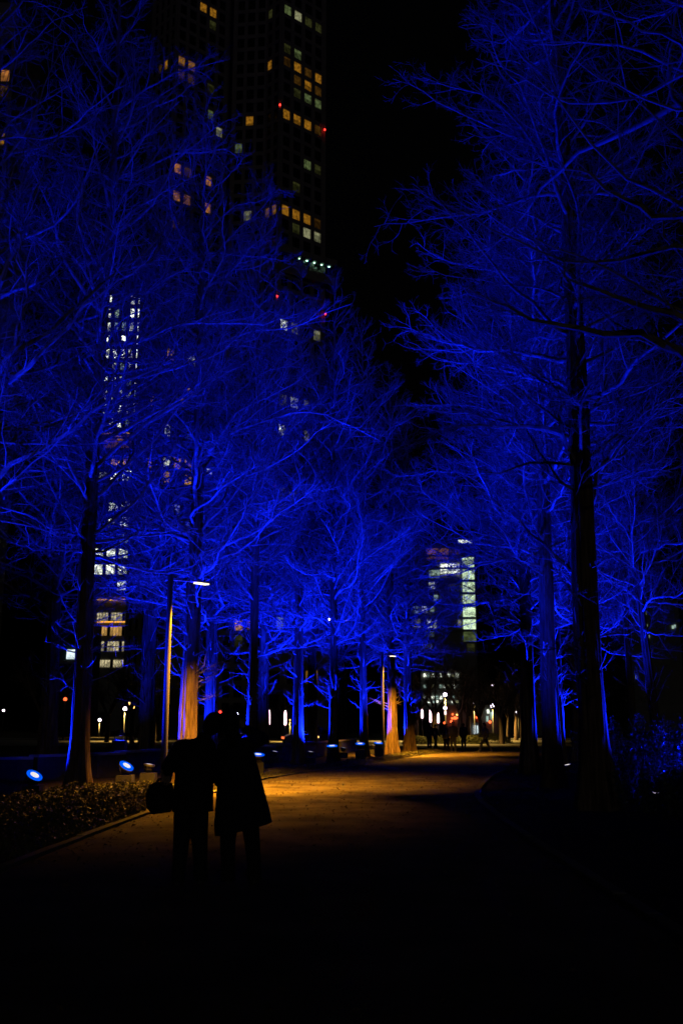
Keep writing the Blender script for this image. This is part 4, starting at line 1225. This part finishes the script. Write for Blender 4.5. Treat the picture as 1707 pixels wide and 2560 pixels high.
def fuse(mb, name, mat, parent, voxel, smooth=4):
    """one continuous skin over overlapping volumes"""
    me = bpy.data.meshes.new('tmp'); me.from_pydata(mb.v, [], mb.f); me.update()
    o = bpy.data.objects.new('tmp', me); COL.objects.link(o)
    rm = o.modifiers.new('r', 'REMESH'); rm.mode = 'VOXEL'; rm.voxel_size = voxel; rm.use_smooth_shade = True
    sm = o.modifiers.new('s', 'SMOOTH'); sm.iterations = smooth; sm.factor = 0.5
    dg = bpy.context.evaluated_depsgraph_get()
    out = bpy.data.meshes.new_from_object(o.evaluated_get(dg))
    bpy.data.objects.remove(o); bpy.data.meshes.remove(me)
    out.name = name
    out.materials.clear(); out.materials.append(mat)
    ob = link(name, out)
    ob.parent = parent; ob.matrix_parent_inverse = Matrix.Translation(-Vector(parent.location))
    return ob


def person(label, base, J, cloth, voxel, near=False, fwd=(0, 1, 0), hair_long=False, group=None):
    """J: joints in world space. One continuous body; coat, trousers, shoes, hair are its clothing."""
    t = empty('person', base); tag(t, label, 'person', group)
    F_ = Vector(fwd).normalized(); S_ = F_.cross(Vector((0, 0, 1)))
    hr = J.get('headr', 0.095)
    hd, nk, ch, pv = (Vector(J[k]) for k in ('head', 'neck', 'chest', 'pelvis'))
    up = (hd - nk).normalized()
    mb = MB()
    capsule(mb, hd + up * 0.035, hr * 0.98, hd - up * 0.03 + F_ * 0.012, hr * 0.82, 16)
    capsule(mb, hd - up * 0.075 + F_ * 0.03, hr * 0.5, hd - up * 0.05 + F_ * 0.045, hr * 0.55)
    capsule(mb, hd + F_ * (hr * 0.92), 0.012, hd - up * 0.03 + F_ * (hr * 1.08), 0.016, 8)
    for s in (-1, 1):
        capsule(mb, hd + S_ * (hr * 0.9 * s) + up * 0.015, 0.014, hd + S_ * (hr * 0.9 * s) - up * 0.02, 0.012, 8)
    capsule(mb, nk - up * 0.05, 0.062, hd - up * 0.06, 0.055)
    capsule(mb, pv, 0.125, ch, 0.135, 16)
    capsule(mb, J['sl'], 0.065, J['sr'], 0.065)
    capsule(mb, ch, 0.12, nk, 0.06)
    for sd in ('l', 'r'):
        s_, e_, h_ = (Vector(J[q + sd]) for q in ('s', 'e', 'h'))
        capsule(mb, s_, 0.055, e_, 0.042); capsule(mb, e_, 0.042, h_, 0.028)
        fd = (h_ - e_).normalized(); pd = J.get('hand_dir_' + sd); fd = Vector(pd).normalized() if pd else fd
        wv = fd.cross(F_); wv = wv.normalized() if wv.length > 0.1 else S_
        pn = fd.cross(wv).normalized()
        capsule(mb, h_ + fd * 0.02, 0.026, h_ + fd * 0.07, 0.03)
        if near:
            capsule(mb, h_ + fd * 0.05 + wv * 0.02, 0.018, h_ + fd * 0.06 - wv * 0.02, 0.018)
            for q, (o_, ln) in enumerate(((-0.03, 0.062), (-0.01, 0.075), (0.011, 0.07), (0.031, 0.055))):
                r0 = h_ + fd * 0.082 + wv * o_; r1_ = r0 + fd * (ln * 0.5) + pn * 0.012; r2_ = r1_ + fd * (ln * 0.15) + pn * 0.032
                capsule(mb, r0, 0.0095, r1_, 0.0088, 8); capsule(mb, r1_, 0.0088, r2_, 0.0078, 8)
            t0 = h_ + fd * 0.03 - wv * 0.03; t1 = t0 + fd * 0.035 - wv * 0.022 + pn * 0.012
            capsule(mb, t0, 0.012, t1, 0.0105, 8); capsule(mb, t1, 0.0105, t1 + fd * 0.028 + pn * 0.014, 0.009, 8)
        p_, k_, a_ = (Vector(J[q + sd]) for q in ('p', 'k', 'a'))
        capsule(mb, p_, 0.085, k_, 0.055); capsule(mb, k_, 0.055, a_, 0.038); capsule(mb, a_ - Vector((0, 0, 0.03)), 0.035, a_ + F_ * 0.14 - Vector((0, 0, 0.045)), 0.028)
    body = fuse(mb, 'body', M['skin'], t, voxel)
    # face: eyes and mouth
    for s in (-1, 1):
        MB().lathe([(0.002, -0.009), (0.011, -0.004), (0.011, 0.004), (0.002, 0.009)], 10, None, tuple(hd + F_ * (hr * 0.86) + S_ * (0.032 * s) + up * 0.005 - Vector(t.location))).build('eye', M['hair'], t)
    capm = MB(); mo = hd + F_ * (hr * 0.92) - up * 0.062 - Vector(t.location)
    capsule(capm, mo - S_ * 0.02, 0.006, mo + S_ * 0.02, 0.006, 8); capm.build('mouth', M['red_wall'], t)
    # hair
    hb = MB()
    capsule(hb, hd + up * 0.05 - F_ * 0.015, hr * 1.08, hd - up * 0.01 - F_ * 0.035, hr * 1.0, 16)
    if hair_long:
        capsule(hb, hd - F_ * 0.05, hr * 0.95, nk - up * 0.06 - F_ * 0.075, hr * 0.62, 14)
    fuse(hb, 'hair', M['hair'], t, voxel * 1.3)
    # trousers, shoes
    tb_, sb = MB(), None
    capsule(tb_, Vector(J['pl']) + Vector((0, 0, 0.03)), 0.115, Vector(J['pr']) + Vector((0, 0, 0.03)), 0.115, 14)
    for sd in ('l', 'r'):
        p_, k_, a_ = (Vector(J[q + sd]) for q in ('p', 'k', 'a'))
        capsule(tb_, p_, 0.105, k_, 0.082, 14); capsule(tb_, k_, 0.082, k_ + (a_ - k_) * 0.5, 0.075, 14); tb_.tube([k_, k_ + (a_ - k_) * 0.5, a_ + Vector((0, 0, -0.01)), a_ + Vector((0, 0, -0.035))], [0.078, 0.074, 0.076, 0.078], 16)
    fuse(tb_, 'trousers', M[cloth[1]], t, voxel * 1.3)
    for sd in ('l', 'r'):
        a_ = Vector(J['a' + sd]); f2 = Vector(J.get('foot_' + sd, F_)).normalized()
        w2 = Vector((-f2.y, f2.x, 0)); zb2 = max(0.0, a_.z - 0.09); sb = MB(); vs = []; kk = 16
        for z_, back_, front_, hw_ in ((0.0, -0.075, 0.20, 0.046), (0.025, -0.08, 0.205, 0.05), (0.055, -0.078, 0.19, 0.047), (0.085, -0.066, 0.10, 0.042), (0.12, -0.055, 0.055, 0.04)):
            cf, hl = (back_ + front_) / 2, (front_ - back_) / 2
            for q in range(kk):
                an = 2 * math.pi * q / kk
                vs.append(Vector((a_.x, a_.y, zb2 + z_ + 0.004)) + f2 * (cf + hl * math.cos(an)) + w2 * (hw_ * math.sin(an) * (1.0 if math.cos(an) > 0 else 0.85)))
        sb.add(vs, [(r_ * kk + q, r_ * kk + (q + 1) % kk, (r_ + 1) * kk + (q + 1) % kk, (r_ + 1) * kk + q) for r_ in range(4) for q in range(kk)] + [tuple(range(kk - 1, -1, -1)), tuple(4 * kk + q for q in range(kk))])
        fuse(sb, 'shoe', M[cloth[2]], t, min(voxel, 0.01), 2)
    # coat
    cb = MB()
    if J.get('coat'): loft(cb, J['coat'])
    else:
        capsule(cb, pv, 0.17, ch, 0.175, 16)
    capsule(cb, J['sl'], 0.085, J['sr'], 0.085); capsule(cb, ch, 0.15, nk - up * 0.03, 0.085)
    capsule(cb, nk - up * 0.05, 0.085, nk + up * 0.0, 0.078)
    for sd in ('l', 'r'):
        s_, e_, h_ = (Vector(J[q + sd]) for q in ('s', 'e', 'h'))
        capsule(cb, s_, 0.085, e_, 0.07); capsule(cb, e_, 0.07, e_ + (h_ - e_) * 0.93, 0.052)
    fuse(cb, 'coat', M[cloth[0]], t, voxel * 1.3, 5)
    return t


D = 10.75


def P(px, py, dy=0.0):
    p = at(px, py, D); return Vector((p.x, D + dy, p.z))


man = dict(head=P(530, 1814, 0.02), neck=P(512, 1846), chest=P(490, 1895), pelvis=P(482, 2010), headr=0.098,
           sl=P(452, 1868), sr=P(520, 1866), el=P(428, 1915, -0.19), hl=P(417, 1930, 0.04), er=P(534, 1935, 0.07), hr=P(552, 1970, 0.20),
           pl=P(460, 2022), kl=P(452, 2115, 0.02), al=P(447, 2196, -0.02), pr=P(497, 2022), kr=P(499, 2115, 0.03), ar=P(501, 2194, 0.04),
           hand_dir_l=(0.02, 0.1, -1))
man['coat'] = [(P(452, 1858), P(530, 1860), 0.10), (P(440, 1880), P(534, 1880), 0.15), (P(436, 1950), P(534, 1950), 0.16), (P(431, 2000), P(534, 2000), 0.17), (P(430, 2030), P(534, 2029), 0.175)]
base = at(475, 1900, D); base = (base.x, D, 0)
person('person in short dark jacket holding a bag, left of the embracing couple', base, man, ('black_cloth', 'navy_cloth', 'shoe'), 0.0085, True)
woman = dict(head=P(577, 1808, 0.02), neck=P(583, 1842), chest=P(590, 1895), pelvis=P(595, 2000), headr=0.093,
             sl=P(563, 1868), sr=P(622, 1862), el=P(549, 1940, 0.05), hl=P(556, 1990, 0.17), er=P(652, 1846, 0.22), hr=P(611, 1822, 0.08),
             pl=P(576, 2010), kl=P(569, 2105, 0.02), al=P(571, 2194, 0.0), pr=P(620, 2010), kr=P(630, 2105, 0.03), ar=P(637, 2192, 0.03),
             hand_dir_r=(-0.6, -0.1, 0.7))
woman['coat'] = [(P(560, 1856), P(628, 1854), 0.09), (P(550, 1880), P(636, 1878), 0.13), (P(546, 1914), P(644, 1912), 0.15), (P(543, 1960), P(655, 1950), 0.18),
                 (P(539, 2010), P(667, 1998), 0.22), (P(535, 2060), P(678, 2040), 0.25), (P(537, 2090), P(681, 2056), 0.26)]
base = at(600, 1900, D); base = (base.x, D, 0)
person('person in flared knee-length coat with one arm raised to the head, right of the couple', base, woman, ('navy_cloth', 'black_cloth', 'shoe'), 0.0085, True, hair_long=True)

bag = empty('shoulder_bag', tuple(P(397, 2038, 0.06))); tag(bag, 'large soft dark bag hanging from the left person\'s hand', 'bag')
mb = MB()
bl = lambda px, py, dy=0.06: P(px, py, dy)
loft(mb, [(bl(382, 1957), bl(420, 1954), 0.02), (bl(369, 1964), bl(429, 1961), 0.06), (bl(363, 1982), bl(432, 1980), 0.09), (bl(362, 2008), bl(432, 2008), 0.10), (bl(369, 2026), bl(430, 2024), 0.09), (bl(380, 2037), bl(424, 2031), 0.07)])
fuse(mb, 'bag_body', M['black_cloth'], bag, 0.009, 2)
for dy in (0.03, 0.09):
    hm = MB(); ofs = Vector(bag.location)
    hm.tube([bl(384, 1964, dy) - ofs, bl(396, 1948, dy) - ofs, bl(413, 1946, 0.06) - ofs, bl(418, 1950, 0.06) - ofs, bl(424, 1966, dy) - ofs], [0.011] * 5, 8)
    hm.build('bag_handle', M['black_cloth'], bag, True)


def walker(px, feet, label, hgt=1.72, cloth=('black_cloth', 'black_cloth', 'shoe'), fwd=(0, 1, 0), stride=0.0, lean=0.0, coat_len=0.0, hair=False, dark=0):
    Y = EYE / math.tan(math.atan((feet - 1280.0) / FPX) - PITCH)
    x = at(px, feet, Y).x
    F_ = Vector(fwd).normalized(); S_ = F_.cross(Vector((0, 0, 1))); k = hgt / 1.72
    O = Vector((x, Y, 0)); Z = Vector((0, 0, 1))
    pt = lambda f, s, z: O + F_ * (f * k) + S_ * (s * k) + Z * (z * k)
    st = stride
    J = dict(head=pt(0.03 + lean, 0, 1.60), neck=pt(lean * 0.8, 0, 1.46), chest=pt(lean * 0.6, 0, 1.28), pelvis=pt(0, 0, 0.95), headr=0.093 * k,
             sl=pt(lean * 0.7, -0.18, 1.38), sr=pt(lean * 0.7, 0.18, 1.38), el=pt(-st * 0.35, -0.24, 1.10), er=pt(st * 0.35, 0.24, 1.10), hl=pt(-st * 0.3 + 0.1, -0.22, 0.86), hr=pt(st * 0.7 + 0.1, 0.22, 0.88),
             pl=pt(0, -0.09, 0.90), pr=pt(0, 0.09, 0.90), kl=pt(st * 0.55 + 0.03, -0.10, 0.50), kr=pt(-st * 0.35 + 0.03, 0.10, 0.49), al=pt(st, -0.10, 0.085), ar=pt(-st, 0.10, 0.095))
    c0 = pt(0, 0, 0.86 - coat_len); c1 = pt(0, 0, 1.0); c2 = pt(lean * 0.6, 0, 1.36)
    X = S_ if abs(S_.x) > 0.5 else Vector((1, 0, 0))
    J['coat'] = [(c0 - X * 0.22, c0 + X * 0.22, 0.15), (c1 - X * 0.2, c1 + X * 0.2, 0.15), (c2 - X * 0.19, c2 + X * 0.19, 0.12)]
    return person(label, tuple(O), J, cloth, 0.018, False, fwd, hair, 'people walking far down the path')


walker(1073, 1873, 'walker in black, leftmost of the far group', fwd=(0.3, 1, 0), stride=0.12)
walker(1088, 1872, 'walker in black beside the leftmost far walker, stepping right', hgt=1.62, fwd=(0.8, 0.6, 0), stride=0.2)
walker(1116, 1878, 'walker in dark coat carrying a pale bag, middle of the far group', hgt=1.64, fwd=(0, -1, 0), stride=0.05, coat_len=0.2, hair=True)
walker(1133, 1881, 'tall walker in black right of the pale bag', hgt=1.78, fwd=(0, -1, 0), stride=0.08)
walker(1159, 1871, 'walker in long black coat standing apart, right of the tall walker', hgt=1.68, fwd=(0, 1, 0), coat_len=0.12, stride=0.05)
wk = walker(1214, 1881, 'walker in grey trousers striding left across the far path', hgt=1.72, cloth=('grey_cloth', 'denim', 'shoe'), fwd=(-1, 0.1, 0), stride=0.38, lean=0.03)
Yb = EYE / math.tan(math.atan((1878 - 1280.0) / FPX) - PITCH) - 0.35
p = at(1111, 1840, Yb)
hb = empty('tote_bag', (p.x, Yb, p.z - 0.18)); tag(hb, 'pale square bag at the side of a far walker in dark coat', 'bag')
mb = MB().box((0, 0, 0.17), (0.32, 0.10, 0.34)); mb.build('bag_body', M['white_cloth'], hb)
MB().tube([(-0.1, 0, 0.33), (-0.06, 0, 0.5), (0.06, 0, 0.5), (0.1, 0, 0.33)], [0.012] * 4, 6).build('bag_handle', M['white_cloth'], hb)
